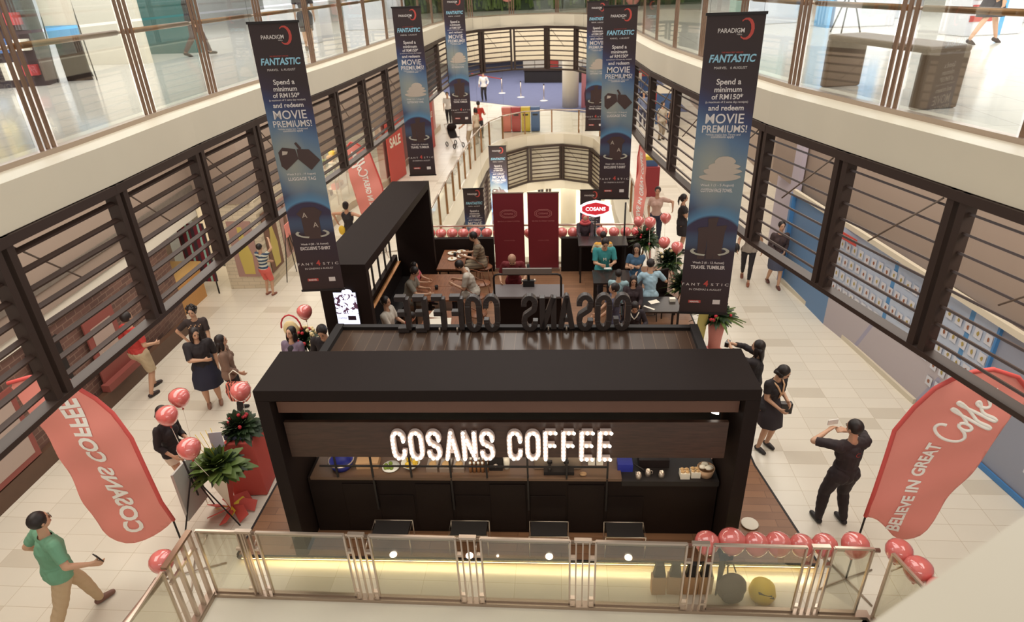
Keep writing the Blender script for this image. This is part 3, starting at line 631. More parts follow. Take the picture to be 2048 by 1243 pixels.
obj('back_cushion', MB().b2((-4.03, 9.95, .38), (-3.93, 14.3, .78)), 'black_laminate_gloss', bn); obj('gold_line', MB().b2((-4.02, 9.95, .785), (-3.92, 14.3, .80)), mat('gold_strip', (190, 130, 70), .35, .5), bn)
# ---- low back wall and tables
lw = tag(obj('low_wall', MB().b2((-3.3, 15.42, .1), (-1.74, 15.56, 1.02)), BL), 'low black wall behind the wooden tables in front of the balloons', 'wall')
lw = tag(obj('low_wall', MB().b2((.0, 15.40, .1), (2.0, 15.54, 1.02)), BL), 'low black wall right of the maroon stands', 'wall')
def table(name, x0, x1, y0, y1, z, m, label, legm='matt_black', seam=None):
    t = thing(name, label, 'table', ((x0+x1)/2, (y0+y1)/2, .1)); w_, d_, h = x1-x0, y1-y0, z-.1
    if seam: 
        for k_, s_ in ((-1, 1), (1, 1)): obj('table_top', MB().box((0, k_*d_/4, h-.02), (w_, d_/2-.008, .04)), m, t, .004)
    else: obj('table_top', MB().box((0, 0, h-.02), (w_, d_, .04)), m, t, .004)
    for x in (-w_/2+.06, w_/2-.06):
        for y in (-d_/2+.06, d_/2-.06): obj('leg', MB().box((x, y, (h-.04)/2), (.04, .04, h-.04)), legm, t)
    return t
table('cafe_table', -3.30, -2.24, 12.45, 13.83, .75, 'table_wood', 'wooden cafe table of two joined tops beside the bench, nearer one', seam=1)
table('cafe_table', -3.02, -2.38, 14.12, 15.36, .75, 'table_wood', 'narrow wooden cafe table with plates by the low black wall', seam=1)
table('cafe_table', -2.85, -2.05, 11.15, 11.95, .75, 'table_wood', 'wooden cafe table behind the back of the roof letters')
table('bar_table', .42, 1.62, 14.65, 15.28, 1.12, 'black_laminate_gloss', 'high black bar table near the balloons where two women sit')
table('bar_table', .70, 1.52, 12.72, 13.42, 1.02, 'black_laminate_gloss', 'high black bar table of the man in the teal shirt')
table('bar_table', 1.66, 2.46, 11.8, 12.5, .80, 'black_laminate_gloss', 'low black table with papers nearest the big banner')
table('prep_table', -1.5, .35, 9.6, 10.6, .95, 'table_wood', 'wooden prep table crowded with trays behind the roof letters')
cc = thing('bar_counter', 'grey topped bar counter with black pipe frame in the kiosk middle', 'counter', (-.69, 12.2, .1))
obj('counter_top', MB().box((0, 0, .98), (1.5, .6, .04)), mat('grey_top', (112, 104, 104), .35), cc); obj('body', MB().box((0, .03, .48), (1.4, .5, .95)), BL, cc)
obj('pipe_frame', MB().tube([(-.69, -.28, 1.0), (-.69, -.28, 1.42), (-.67, -.28, 1.48), (-.61, -.28, 1.5), (.61, -.28, 1.5), (.67, -.28, 1.48), (.69, -.28, 1.42), (.69, -.28, 1.0)], .022, 8), 'matt_black', cc)
obj('menu_bar', MB().box((0, -.28, 1.57), (1.0, .06, .12)), mat('grey_metal', (120, 110, 104), .4), cc)
mb = MB()
for s in (-1, 1): mb.ball((s*.13, .22, 1.12), .035, 8, 6)
obj('lamp_ball', mb, 'steel', cc) if 0 else [obj('tap_ball', MB().ball((s*.13, .22, 1.13), .035, 8, 6), 'steel', cc) for s in (-1, 1)]
obj('tap_tower', MB().b2((-.12, .17, 1.0), (.12, .26, 1.14)).cyl((0, .22, 1.1), (0, .22, 1.5), .03), 'matt_black', cc)
for x, l in ((-1.33, 'maroon pull-up banner with a hexagon logo, beside the wooden tables'), (-.45, 'maroon pull-up banner with a hexagon logo, beside the high tables')):
    t = thing('pull_up_banner', l, 'banner', (x, 15.5, .1)); obj('sheet', MB().b2((-.39, -.006, .06), (.39, .006, 2.1)), 'maroon_vinyl', t); obj('base', MB().b2((-.41, -.09, 0), (.41, .09, .07)), 'brushed_steel', t); obj('top_bar', MB().b2((-.40, -.015, 2.09), (.40, .015, 2.115)), 'steel', t)
    mb = MB(); M = wallM((0, -.012, 1.56), (1, 0, 0))
    for k_, (sx, sy) in enumerate(((.21, .105), (.17, .08))):
        P_ = [(-sx, sy*.45), (-sx*.55, sy), (sx*.55, sy), (sx, sy*.45), (sx, -sy*.45), (sx*.55, -sy), (-sx*.55, -sy), (-sx, -sy*.45)]
        for a, b in zip(P_, P_[1:]+P_[:1]): d = Vector((b[0]-a[0], b[1]-a[1])).normalized(); n_ = Vector((-d.y, d.x))*.006; mb.add([(a[0]-n_.x, a[1]-n_.y, 0), (b[0]-n_.x, b[1]-n_.y, 0), (b[0]+n_.x, b[1]+n_.y, 0), (a[0]+n_.x, a[1]+n_.y, 0)], [(0, 1, 2, 3)], False, M)
    add_text(mb, 'COSANS', M, width=.24, bold=.02); add_text(mb, 'BELIEVE IN GREAT COFFEE', M @ MT(0, -.2), width=.56); add_text(mb, 'COSANS COFFEE', M @ MT(0, -.72), width=.28)
    obj('print', mb, mat('dusty_pink_ink', (196, 120, 118), .6), t)
simple('pole_stand', MB().cyl((0, 0, .0), (0, 0, .03), .14).cyl((0, 0, 0), (0, 0, 1.75), .022), 'matt_black', 'thin black pole rising behind the high table below the hanging banner', 'pole', (1.62, 15.7, .1))
ns = thing('hexagon_light_sign', 'glowing red and white hexagon sign on a stand behind the high tables', 'sign', (.87, 15.72, .1))
obj('stand', MB().cyl((0, .03, 0), (0, .03, 1.5), .02), 'matt_black', ns); Mh = wallM((0, 0, 1.6), (1, 0, 0))
def hexp(sx, sy): return [(-sx, sy*.35), (-sx*.6, sy*.75), (0, sy), (sx*.6, sy*.75), (sx, sy*.35), (sx, -sy*.35), (sx*.6, -sy*.75), (0, -sy), (-sx*.6, -sy*.75), (-sx, -sy*.35)]
obj('outer_tube', MB().prismM(hexp(.40, .22), 0, .04, Mh), mat('neon_white', (255, 236, 240), .5, emit=1.3), ns); obj('red_face', MB().prismM(hexp(.34, .165), 0, .045, Mh), mat('lit_red', (190, 40, 50), .5, emit=.8), ns)
obj('sign_text', add_text(MB(), 'COSANS', Mh @ MT(0, 0, .05), width=.50, bold=.03), 'neon_white', ns)
# ---------------------------------------------------------------- people
def V3(*a): return Vector(a)
def capsule(mb, a, b, ra, rb, seg=10):
    a, b = Vector(a), Vector(b); d = b-a
    if d.length < 1e-5: return
    d.normalize(); u = Vector((0, 0, 1)) if abs(d.z) < .9 else Vector((1, 0, 0)); s = d.cross(u).normalized(); t = d.cross(s); rings = []
    for th in (-80, -45, 0):
        r = ra*math.cos(math.radians(th)); c = a+d*(ra*math.sin(math.radians(th))); rings.append([c+s*(r*math.cos(2*PI*k/seg))+t*(r*math.sin(2*PI*k/seg)) for k in range(seg)])
    for th in (0, 45, 80):
        r = rb*math.cos(math.radians(th)); c = b+d*(rb*math.sin(math.radians(th))); rings.append([c+s*(r*math.cos(2*PI*k/seg))+t*(r*math.sin(2*PI*k/seg)) for k in range(seg)])
    mb.loft([r[::-1] for r in rings])
def ik(a, target, l1, l2, pole):
    a, t = Vector(a), Vector(target); d = t-a; L = min(d.length, (l1+l2)*.995); L = max(L, abs(l1-l2)+.02); d.normalize(); t = a+d*L
    x = (l1*l1-l2*l2+L*L)/(2*L); h = math.sqrt(max(0, l1*l1-x*x)); p = Vector(pole); p = p-d*p.dot(d); p.normalize()
    return a+d*x+p*h, t
def person(label, loc, face, h=1.68, pose='stand', lhand=None, rhand=None, lpole=None, rpole=None, lfoot=None, rfoot=None, lean=0, head=(0, 0), top=(40, 36, 38), sleeve=.55, bottom='trousers', bcol=(50, 46, 50),
           hair='short', hcol=(34, 24, 22), skin=(205, 160, 130), shoes=(40, 34, 32), vox=.011, z=0, build=1.0, female=False, seat=.47, hem=None, topmat=None, group=None, neck=0, botmat=None, extra=None, detail=True):
    """face: heading in degrees, 0 looks along +Y (away from the camera), 180 looks at it. Hands and feet are targets in the body frame (x right, y ahead, z up) for a 1.70 m body."""
    s = h/1.70
    t = thing('person', label, 'person', (loc[0], loc[1], z), math.radians(-face), group)
    sit = pose == 'sit'
    pz = seat+.09 if sit else .92
    if pose == 'walk': pz = .90
    hip = V3(0, 0, pz); ln = math.radians(lean); up = V3(0, math.sin(ln), math.cos(ln)); fw = V3(0, math.cos(ln), -math.sin(ln)); X = V3(1, 0, 0)
    sh = .165 if female else .19
    sh *= .5+.5*build
    P = lambda u, f=0, x=0: hip+up*u+fw*f+X*x
    waist, chest, shc, neckb = P(.14), P(.34, .0), P(.49), P(.53)
    bl = 1 if not sit else 1
    lsh, rsh = P(.475, 0, -sh), P(.475, 0, sh)
    hy, hp = math.radians(head[0]), math.radians(head[1])   # yaw (left +), pitch (down +)
    hup = Matrix.Rotation(-hp, 3, 'X') @ Matrix.Rotation(hy*0, 3, 'Z') @ up; neck_top = neckb+up*.03+(hup*.07)
    HR = Matrix.Rotation(hy, 3, 'Z') @ Matrix.Rotation(-hp-ln*.3, 3, 'X'); hc = neck_top+HR @ V3(0, .012, .085)
    la = lhand or (-.24, .04, pz-.08 if not sit else pz+.12); ra = rhand or (.24, .04, pz-.08 if not sit else pz+.12)
    if sit and not lhand: la = (-.12, .36, pz+.16)
    if sit and not rhand: ra = (.12, .36, pz+.16)
    le, lwr = ik(lsh, la, .285, .25, lpole or (-.4, -.7, -.5)); re, rwr = ik(rsh, ra, .285, .25, rpole or (.4, -.7, -.5))
    hipw = .092 if not female else .1
    lh_, rh_ = hip+X*-hipw, hip+X*hipw
    if pose == 'stand': lf, rf_ = (-.11, .0, .085), (.11, .02, .085)
    elif pose == 'walk': lf, rf_ = (-.08, .30, .09), (.08, -.30, .13)
    else: lf, rf_ = (-.12, .44, .085), (.12, .40, .085)
    lf, rf_ = lfoot or lf, rfoot or rf_
    lk, lan = ik(lh_, lf, .43, .425, (0, 1, .15) if not sit else (0, .6, 1)); rk, ran = ik(rh_, rf_, .43, .425, (0, 1, .15) if not sit else (0, .6, 1))
    b = build; bones = []   # name, a, b, ra, rb
    def B(n, a, c, ra_, rb_): bones.append((n, Vector(a), Vector(c), ra_, rb_))
    B('torso', P(-.02), waist, .125*b, .11*b); B('torso', waist, chest, .11*b, .125*b); B('torso', P(.30, .015, -.06), P(.42, .01, -.09), .095*b, .075*b); B('torso', P(.30, .015, .06), P(.42, .01, .09), .095*b, .075*b)
    B('torso', P(-.03, -.02, -.07), P(.02, -.02, -.05), .1*b, .1*b); B('torso', P(-.03, -.02, .07), P(.02, -.02, .05), .1*b, .1*b)
    if female: B('torso', P(.36, .075, -.07), P(.35, .085, -.07), .062, .055); B('torso', P(.36, .075, .07), P(.35, .085, .07), .062, .055)
    B('torso', P(.45, 0, -sh*.85), P(.45, 0, sh*.85), .062*b, .062*b)
    B('neck', P(.47), neck_top+V3(0, 0, .02), .058, .050)
    for n, S_, E_, W_ in (('larm', lsh, le, lwr), ('rarm', rsh, re, rwr)):
        B(n+'1', S_, E_, .052*b, .040*b); B(n+'2', E_, W_, .040*b, .026)
        # hand
        fd = (W_-E_).normalized(); side = -1 if n[0] == 'l' else 1
        inn = V3(-side, .15, 0); inn = (inn-fd*inn.dot(fd)).normalized(); wd = fd.cross(inn).normalized()
        palm = W_+fd*.085; B(n+'3', W_+wd*.012, palm+wd*.018, .020, .020); B(n+'3', W_-wd*.012, palm-wd*.018, .020, .020)
        for i in range(4):
            ro = palm+wd*((i-1.5)*.021)+fd*.008; c1 = ro+(fd*.9+inn*.25).normalized()*(.040-.004*abs(i-1.3)); c2 = c1+(fd*.65+inn*.75).normalized()*.034
            B(n+'3', ro, c1, .0095, .0088); B(n+'3', c1, c2, .0088, .0078)
        fwd_ = wd if wd.y > 0 else -wd
        th = W_+fd*.03+fwd_*.026; c1 = th+(fd*.6+fwd_*.7+inn*.3).normalized()*.036; B(n+'3', th, c1, .0115, .0105); B(n+'3', c1, c1+(fd*.9+fwd_*.2+inn*.3).normalized()*.026, .0105, .009)
    for n, H_, K_, A_ in (('lleg', lh_, lk, lan), ('rleg', rh_, rk, ran)):
        B(n+'1', H_+V3(0, 0, -.02), K_, .088*b, .056*b); B(n+'2', K_, K_+(A_-K_)*.35, .055*b, .052*b); B(n+'2', K_+(A_-K_)*.35, A_, .052*b, .034)
        toe = V3(0, 1, 0) if abs(A_.z-.085) < .02 or sit else (V3(0, .85, -.5)).normalized()
        B(n+'3', A_+V3(0, -.03, -.045), A_+toe*.06+V3(0, 0, -.045), .036, .036); B(n+'3', A_+toe*.06+V3(0, 0, -.048), A_+toe*.14+V3(0, 0, -.055), .036, .028)
    mb = MB()
    for n, a, c, r1, r2 in bones: capsule(mb, a, c, r1, r2)
    hM = Matrix.Translation(hc) @ HR.to_4x4()
    mb.ball((0, -.008, .018), (.078, .098, .098), 14, 10, hM); mb.ball((0, .018, -.045), (.058, .072, .068), 12, 8, hM)
    mb.ball((0, .093, -.015), (.012, .018, .020), 8, 6, hM); mb.ball((0, .088, .002), (.008, .012, .022), 8, 6, hM)
    for sx in (-1, 1): mb.ball((.078*sx, -.005, -.008), (.010, .020, .028), 8, 6, hM)
    mb.ball((0, .078, -.062), (.024, .014, .012), 8, 6, hM)
    mb.v = [(x*s, y*s, z_*s) for x, y, z_ in mb.v]
    skm = mat('skin_%d_%d_%d' % skin, skin, .55)
    body = obj('body', mb, skm, t)
    rm = body.modifiers.new('r', 'REMESH'); rm.mode = 'VOXEL'; rm.voxel_size = vox; rm.use_smooth_shade = True
    sm = body.modifiers.new('s', 'SMOOTH'); sm.factor = .5; sm.iterations = 2 if vox < .013 else 1
    bpy.context.view_layer.update(); dg = bpy.context.evaluated_depsgraph_get(); me = bpy.data.meshes.new_from_object(body.evaluated_get(dg)); body.modifiers.clear(); body.data = me
    me.materials.clear(); me.materials.append(skm)
    n = len(me.vertices); co = np.empty(n*3); me.vertices.foreach_get('co', co); co = co.reshape(-1, 3)/s; nr = np.empty(n*3); me.vertices.foreach_get('normal', nr); nr = nr.reshape(-1, 3)
    best = np.full(n, 1e9); bi = np.zeros(n, int); bt = np.zeros(n)
    for i, (nm, a, c, r1, r2) in enumerate(bones):
        a_, c_ = np.array(a), np.array(c); d = c_-a_; tt = np.clip(((co-a_)@d)/(d@d+1e-9), 0, 1); q = np.linalg.norm(co-a_-tt[:, None]*d, axis=1)-(r1+(r2-r1)*tt)
        k = q < best; best[k] = q[k]; bi[k] = i; bt[k] = tt[k]
    hd = np.linalg.norm(co-np.array(hc), axis=1)-.095; head_v = hd < best
    names = np.array([bn_[0] for bn_ in bones]); nm = names[bi]; nm[head_v] = 'head'
    upv = (co-np.array(hip))@np.array(up)
    fc_n = len(me.polygons); lt = np.empty(fc_n, int); me.polygons.foreach_get('loop_total', lt); lv = np.empty(len(me.loops), int); me.loops.foreach_get('vertex_index', lv)
    ok4 = (lt == 4).all(); quads = lv.reshape(-1, 4) if ok4 else None
    def garment(name, mask, offs, m, wr=.004):
        if quads is None: return None
        fm = mask[quads].all(axis=1)
        if not fm.any(): return None
        fs = quads[fm]; us = np.unique(fs); remap = -np.ones(n, int); remap[us] = np.arange(len(us))
        o_ = offs if np.isscalar(offs) else offs[us][:, None]
        c = co[us]; w_ = np.sin(c[:, 0]*61+c[:, 2]*23)*np.sin(c[:, 1]*47+c[:, 2]*31)*wr
        p = (c+nr[us]*(o_+w_[:, None]))*s
        g2 = MB(); g2.v = [tuple(q) for q in p]; g2.f = [tuple(q) for q in remap[fs]]; g2.sm = [True]*len(g2.f)
        o = obj(name, g2, m, t); return o
    is_t = nm == 'torso'
    arm1 = np.array([x in ('larm1', 'rarm1') for x in nm]); arm2 = np.array([x in ('larm2', 'rarm2') for x in nm]); leg1 = np.array([x in ('lleg1', 'rleg1') for x in nm]); leg2 = np.array([x in ('lleg2', 'rleg2') for x in nm])
    ft = np.array([x in ('lleg3', 'rleg3') for x in nm])
    tm = topmat or mat('cloth_%d_%d_%d' % top, top, .8); bm_ = botmat or mat('cloth_%d_%d_%d' % bcol, bcol, .8)
    sl = (arm1 & (bt < min(sleeve*2, 1.01))) if sleeve <= .5 else (arm1 | (arm2 & (bt < (sleeve-.5)*2)))
    if sleeve == 0: sl = arm1 & False
    hemz = -.06 if hem is None else hem
    tmask = (is_t & (upv > hemz) | sl | (leg1 & (upv > hemz)) | ((nm == 'neck') & (upv < .50+neck)))
    if sleeve == 0: tmask &= ~((upv > .44) & (np.abs(co[:, 0]) > .15))
    garment('shirt', tmask, np.where(upv < .12, .024, .016) if hem is None else .016, tm)
    fat = {'trousers': 1, 'shorts': .78, 'leggings': 1}
    if bottom in ('trousers', 'leggings', 'shorts', 'minishorts'):
        lo = {'trousers': 2, 'leggings': 1.9, 'shorts': .95, 'minishorts': .45}[bottom]
        mk = (is_t & (upv < .03)) | (leg1 & (bt < lo)) | (leg2 & (lo > 1))
        if bottom == 'leggings': mk &= ~(leg2 & (bt > .8) & (co[:, 2] < .18))
        garment('trousers' if bottom in ('trousers', 'leggings') else 'shorts', mk, {'trousers': .018, 'leggings': .006, 'shorts': .030, 'minishorts': .02}[bottom], bm_)
    elif bottom in ('skirt', 'dress', 'longskirt'):
        zl = {'skirt': .52, 'dress': .56, 'longskirt': .25}[bottom]; r_ = []
        steps = 9; top_u = .10 if bottom != 'dress' else .16
        tgt = (lk+rk)/2 if bottom != 'longskirt' else (lan+ran)/2
        for i in range(steps):
            q = i/(steps-1); c = P(top_u)*(1-q)+V3(tgt.x, (tgt.y if not sit else .0)*.8, zl if not sit else .40)*q; rx = (.135+.075*min(1, q*1.6))*b; ry = (.115+.07*min(1, q*1.6)+abs(lk.y-rk.y)*.25*q)*b
            if sit: ry += .22*q; c.y += .12*q
            r_.append([tuple((c+V3(math.cos(a)*rx*(1+.05*q*math.sin(a*7)), math.sin(a)*ry*(1+.05*q*math.cos(a*6)), 0))*s) for a in [2*PI*k/24 for k in range(24)]])
        g2 = MB(); g2.loft(r_, False); o = obj('skirt', g2, bm_, t)
    for sd in 'lr':
        garment('shoe', (nm == sd+'leg3'), .008, mat('shoe_%d_%d_%d' % shoes, shoes, .5), 0)
    # hair
    hm = mat('hair_%d_%d_%d' % hcol, hcol, .5, noise_amt=.25, scale=40) if hair != 'hijab' else mat('hijab_%d_%d_%d' % hcol, hcol, .8)
    hb = MB(); S_ = Matrix.Scale(s, 4)
    hM2 = S_ @ hM
    if hair == 'hijab':
        hb.ball((0, -.02, .01), (.105, .115, .125), 16, 12, hM2); hb.ball((0, .0, -.10), (.12, .12, .08), 14, 8, hM2); hb.ball((0, -.01, -.17), (.17, .14, .08), 14, 8, hM2); obj('headscarf', hb, hm, t)
        fb = MB(); fb.ball((0, .085, -.01), (.062, .03, .08), 12, 8, hM2); obj('face', fb, skm, t)
    else:
        g_ = MB(); g_.ball((0, -.022, .026), (.090, .102, .104), 18, 12)
        if hair in ('long', 'bob', 'ponytail', 'bun', 'curly'):
            g_.ball((0, -.045, -.01), (.088, .075, .10), 16, 10)
        if hair in ('long', 'bob'):
            L_h = -.24 if hair == 'long' else -.10
            g_.loft([[(math.cos(a)*rx_, yc+math.sin(a)*ry_, zz) for a in [2*PI*k/14 for k in range(14)]] for zz, rx_, ry_, yc in ((L_h, .05, .02, -.10), (L_h*.7, .085, .04, -.085), (L_h*.3, .095, .055, -.06), (.0, .092, .075, -.04))])
            for sx in (-1, 1): g_.ball((.076*sx, .0, L_h*.35), (.022, .045, abs(L_h)*.45), 8, 8)
        if hair == 'ponytail': g_.loft([[(math.cos(a)*r1, yc+math.sin(a)*r1, zz) for a in [2*PI*k/10 for k in range(10)]] for zz, r1, yc in ((-.22, .008, -.13), (-.1, .028, -.15), (.02, .03, -.13), (.06, .02, -.10))])
        if hair == 'bun': g_.ball((0, -.10, .09), .048, 10, 8)
        if hair == 'curly':
            rr = random.Random(3)
            for k in range(26):
                a, e_ = rr.uniform(0, 2*PI), rr.uniform(-.5, 1.4); x_, y_, z_ = .095*math.cos(a)*math.cos(e_), -.03+.1*math.sin(a)*math.cos(e_), .03+.1*math.sin(e_)
                if y_ < .05: g_.ball((x_, y_, z_), .03, 7, 5)
        if hair == 'cap':
            pass
        hb.join(g_, hM2); obj('hair', hb, hm, t)
    if detail and hair != 'hijab' or detail and hair == 'hijab':
        eb = MB()
        for sx in (-1, 1): eb.ball((.030*sx, .084 if hair != 'hijab' else .104, .006), (.011, .007, .006), 8, 5, hM2)
        obj('eyes', eb, mat('eye_dark', (40, 28, 26), .3), t)
        lb = MB(); lb.ball((0, .089 if hair != 'hijab' else .106, -.055), (.022, .008, .006), 8, 5, hM2); obj('lips', lb, mat('lips', (176, 104, 92), .5), t)
        if hair != 'hijab':
            br = MB(); [br.ball((.030*sx, .088, .024), (.018, .006, .004), 8, 4, hM2) for sx in (-1, 1)]; obj('eyebrows', br, mat('eye_dark', (40, 28, 26)), t)
    J = dict(lh=lwr*s, rh=rwr*s, head=hc*s, chest=chest*s, s=s, t=t, lsh=lsh*s, rsh=rsh*s, hip=hip*s, P=lambda *a: P(*a)*s)
    return J
def stripes(name, c1, c2, scale):
    m, g = newmat(name, .8); z = g.xyz(g.coords())[2]
    g.l(g.ramp(g.math('FRACT', g.math('MULTIPLY', z, scale)), [(0, rgb(*c1)), (.5, rgb(*c2))], True), g.b.inputs['Base Color']); return m
def local_part(name, J, mb, m): return obj(name, mb, m, J['t'])
def wpt(J, p):  # body frame point -> world
    return J['t'].matrix_world @ Vector(p) if 0 else Matrix.Translation(J['t'].location) @ Matrix.Rotation(J['t'].rotation_euler[2], 4, 'Z') @ Vector(p)
def held_box(J, p, d, m, name, label, cat, rot=(0, 0, 0)):
    o = tag(obj(name, MB().box((0, 0, 0), d), m), label, cat); q = wpt(J, p); o.location = q; o.rotation_euler = (rot[0], rot[1], rot[2]+J['t'].rotation_euler[2]); return o
BK = (42, 36, 38); NAVY = (38, 38, 56)
J = person('man in green polo shirt and khaki trousers striding across the tiles, nearest person', (-5.98, 4.96), 32, 1.76, 'walk', lhand=(-.38, .02, .96), rhand=(.34, .24, .98), lfoot=(-.12, .26, .085), rfoot=(.10, -.36, .12), top=(112, 160, 130), sleeve=.38, bcol=(196, 168, 134), shoes=(120, 84, 70), vox=.0085, build=1.08, lean=4)
held_box(J, J['rh']+V3(0, .09, .02), (.07, .012, .15), 'matt_black', 'mobile_phone', 'dark phone in the hand of the man in the green shirt', 'phone', (.3, 0, .2))
gl_ = MB()
for sx in (-1, 1): gl_.tube([(J['head'].x+sx*(.03+.02*math.cos(a*PI/5)), J['head'].y+.105, J['head'].z+.008+.016*math.sin(a*PI/5)) for a in range(10)], .002, 5, True)
local_part('spectacles', J, gl_, 'matt_black')
J = person('man in all black clothes standing on the tiles taking a photo with his phone', (3.80, 6.93), -14, 1.72, 'stand', lhand=(-.17, .27, 1.42), rhand=(.10, .24, 1.40), lpole=(-1, -.2, -.3), rpole=(1, -.2, -.3), lfoot=(-.17, .06, .085), rfoot=(.15, -.03, .085), top=(48, 38, 40), sleeve=.45, bcol=(46, 36, 38), hair='short', shoes=(34, 28, 28), vox=.0085, build=1.12, head=(20, 5))
held_box(J, (J['lh']+J['rh'])/2+V3(-.03, .08, .09), (.15, .012, .08), 'white_plastic', 'mobile_phone', 'white phone held up by the man in black', 'phone')
pr_ = MB(); add_text(pr_, 'C', wallM(J['P'](.40, -.155), (1, 0, 0), (0, 0, 1)), height=.07); local_part('back_print', J, pr_, mat('red_ink', (150, 40, 40)))
J = person('young woman in black dress with pale shoulder straps leaning beside the black portal', (3.28, 8.55), 150, 1.62, 'stand', lhand=(-.10, .26, 1.08), rhand=(.05, .24, .98), top=BK, sleeve=.3, bottom='dress', bcol=(46, 38, 42), hair='bob', female=True, vox=.010, head=(25, 28), lean=6)
st_ = MB()
for sx in (-1, 1): st_.tube([J['P'](.50, .04, .09*sx), J['P'](.46, .11, .07*sx), J['P'](.34, .165, .02*sx), J['P'](.22, .135, 0)], [.014, .016, .014, .01], 6)
local_part('pale_strap', J, st_, mat('nude_strap', (214, 170, 130)))
hb_ = tag(obj('handbag', MB().box((0, 0, 0), (.24, .1, .2)), 'black_laminate_gloss', bevel=.02), 'small dark handbag hanging at the hip of the woman in the black dress', 'handbag'); hb_.location = wpt(J, (-.2, .12, .80))
J = person('woman in black beside the portal raising a camera over the roof', (3.18, 9.15), -60, 1.62, 'stand', lhand=(-.16, .42, 1.58), rhand=(.0, .42, 1.56), lpole=(-1, 0, -.2), rpole=(1, 0, -.3), top=BK, sleeve=.9, bcol=BK, hair='long', female=True, vox=.011)
held_box(J, (J['lh']+J['rh'])/2+V3(-.02, .07, .03), (.13, .06, .08), 'black_laminate_gloss', 'camera', 'small dark camera held up beside the black portal', 'camera')
J = person('large woman in black top and navy skirt standing with folded arms', (-6.55, 9.58), 150, 1.60, 'stand', lhand=(-.24, .02, .88), rhand=(-.04, .26, 1.16), rpole=(1, -.1, -.4), top=BK, sleeve=.5, bottom='skirt', bcol=NAVY, hair='long', female=True, build=1.28, vox=.010, shoes=(150, 110, 90), head=(20, 8))
J = person('woman in patterned black blouse with curly hair, hand on her hip', (-7.05, 10.45), 165, 1.60, 'stand', rhand=(-.05, .12, .95) if 0 else (.26, .02, 1.0), lhand=(-.22, .20, .86), rpole=(1, .1, 0), top=(58, 46, 44), sleeve=.4, bcol=BK, hair='curly', female=True, vox=.011, shoes=(60, 50, 50), head=(0, 10))
held_box(J, J['lh']+V3(-.04, .06, -.12), (.05, .30, .28), mat('dark_blue_folder', (50, 52, 66), .5), 'folder', 'dark blue folder carried by the curly haired woman', 'folder')
pt = MB()
for k in range(9): q = J['P'](.44-.03*(k % 3), .125+.01*(k % 2), -.12+.03*k); pt.ball(q, (.012, .008, .016), 6, 4)
local_part('blouse_pattern', J, pt, mat('nude_strap', (214, 170, 130)))
J = person('woman with long dark hair in a brown sheer blouse standing in profile', (-5.95, 9.35), 70, 1.58, 'stand', rhand=(.12, .2, .95), top=(128, 100, 84), sleeve=.9, bcol=BK, hair='long', female=True, vox=.011)
hb_ = thing('tote_bag', 'coral and black zebra patterned tote bag at the side of the woman in brown', 'bag', tuple(wpt(J, (.26, .12, .62)))); mm, g = newmat('zebra_print', .7)
wv = g.n('TexWave'); wv.inputs['Scale'].default_value = 6; wv.inputs['Distortion'].default_value = 7; g.l(g.coords(), wv.inputs['Vector']); g.l(g.ramp(wv.outputs['Fac'], [(0, rgb(222, 120, 100)), (.68, rgb(50, 32, 34))], True), g.b.inputs['Base Color'])
obj('bag_body', MB().loft([[(sx*w_, sy*d_, z_) for sx, sy in ((-1, -1), (1, -1), (1, 1), (-1, 1))] for z_, w_, d_ in ((-.2, .15, .08), (0, .2, .09), (.16, .18, .05))], True, False), mm, hb_, .01); obj('strap', MB().tube([(-.1, 0, .15), (-.09, 0, .34), (0, 0, .42), (.09, 0, .34), (.1, 0, .15)], .01, 6), 'print_white', hb_)
J = person('man in red T-shirt and beige shorts walking past the brick wall', (-8.02, 9.95), 200-180, 1.74, 'walk', rhand=(.24, .2, 1.02), lhand=(-.22, .15, 1.0), lfoot=(-.12, .16, .085), rfoot=(.14, -.12, .085), top=(186, 62, 56), sleeve=.4, bottom='shorts', bcol=(196, 176, 144), shoes=(52, 40, 38), vox=.010, build=1.05)
J = person('girl in black top, pale shorts and cap standing between coral balloons', (-5.84, 7.25), 100, 1.60, 'stand', lhand=(-.1, .24, 1.08), rhand=(.2, .16, .96), top=BK, sleeve=.8, bottom='minishorts', bcol=(222, 208, 188), hair='bob', female=True, vox=.010, head=(0, 15), shoes=(36, 30, 32))
w_ = MB(); w_.ball(J['P'](.02, -.12), (.15*J['s'], .07, .10), 12, 8); local_part('waist_bag', J, w_, 'matt_black')
J = person('woman in grey-purple cardigan looking up behind the black portal', (-4.80, 9.62), 185, 1.58, 'stand', rhand=(.08, .26, 1.0), lhand=(-.1, .26, 1.02), top=(120, 104, 122), sleeve=.9, bcol=BK, hair='long', female=True, vox=.011, head=(-10, -12))
c_ = MB(); c_.ball(J['P'](.30, .07), (.10, .08, .17), 14, 10); local_part('black_top', J, c_, 'cloth_42_36_38'); held_box(J, (0, .32, .95), (.2, .05, .12), mat('mint_bag', (168, 196, 186), .6), 'purse', 'pale mint purse held by the woman in the cardigan', 'purse')
J = person('man in black V-neck shirt leaning over beside the menu screen', (-4.06, 9.38), 175, 1.76, 'stand', rhand=(.2, .2, .95), lhand=(-.22, .18, .95), top=BK, sleeve=.4, bcol=BK, vox=.011, head=(0, 30), lean=4, z=.1)
J = person('boy in navy striped top and coral shorts reaching up to a poster', (-7.40, 14.25), 20, 1.36, 'stand', rhand=(.22, .22, 1.78), rpole=(1, 0, 0), lhand=(-.05, .28, 1.05), topmat=stripes('navy_stripes', (206, 206, 190), (50, 70, 96), 11), sleeve=.3, bottom='shorts', bcol=(222, 104, 94), shoes=(140, 84, 66), vox=.011)
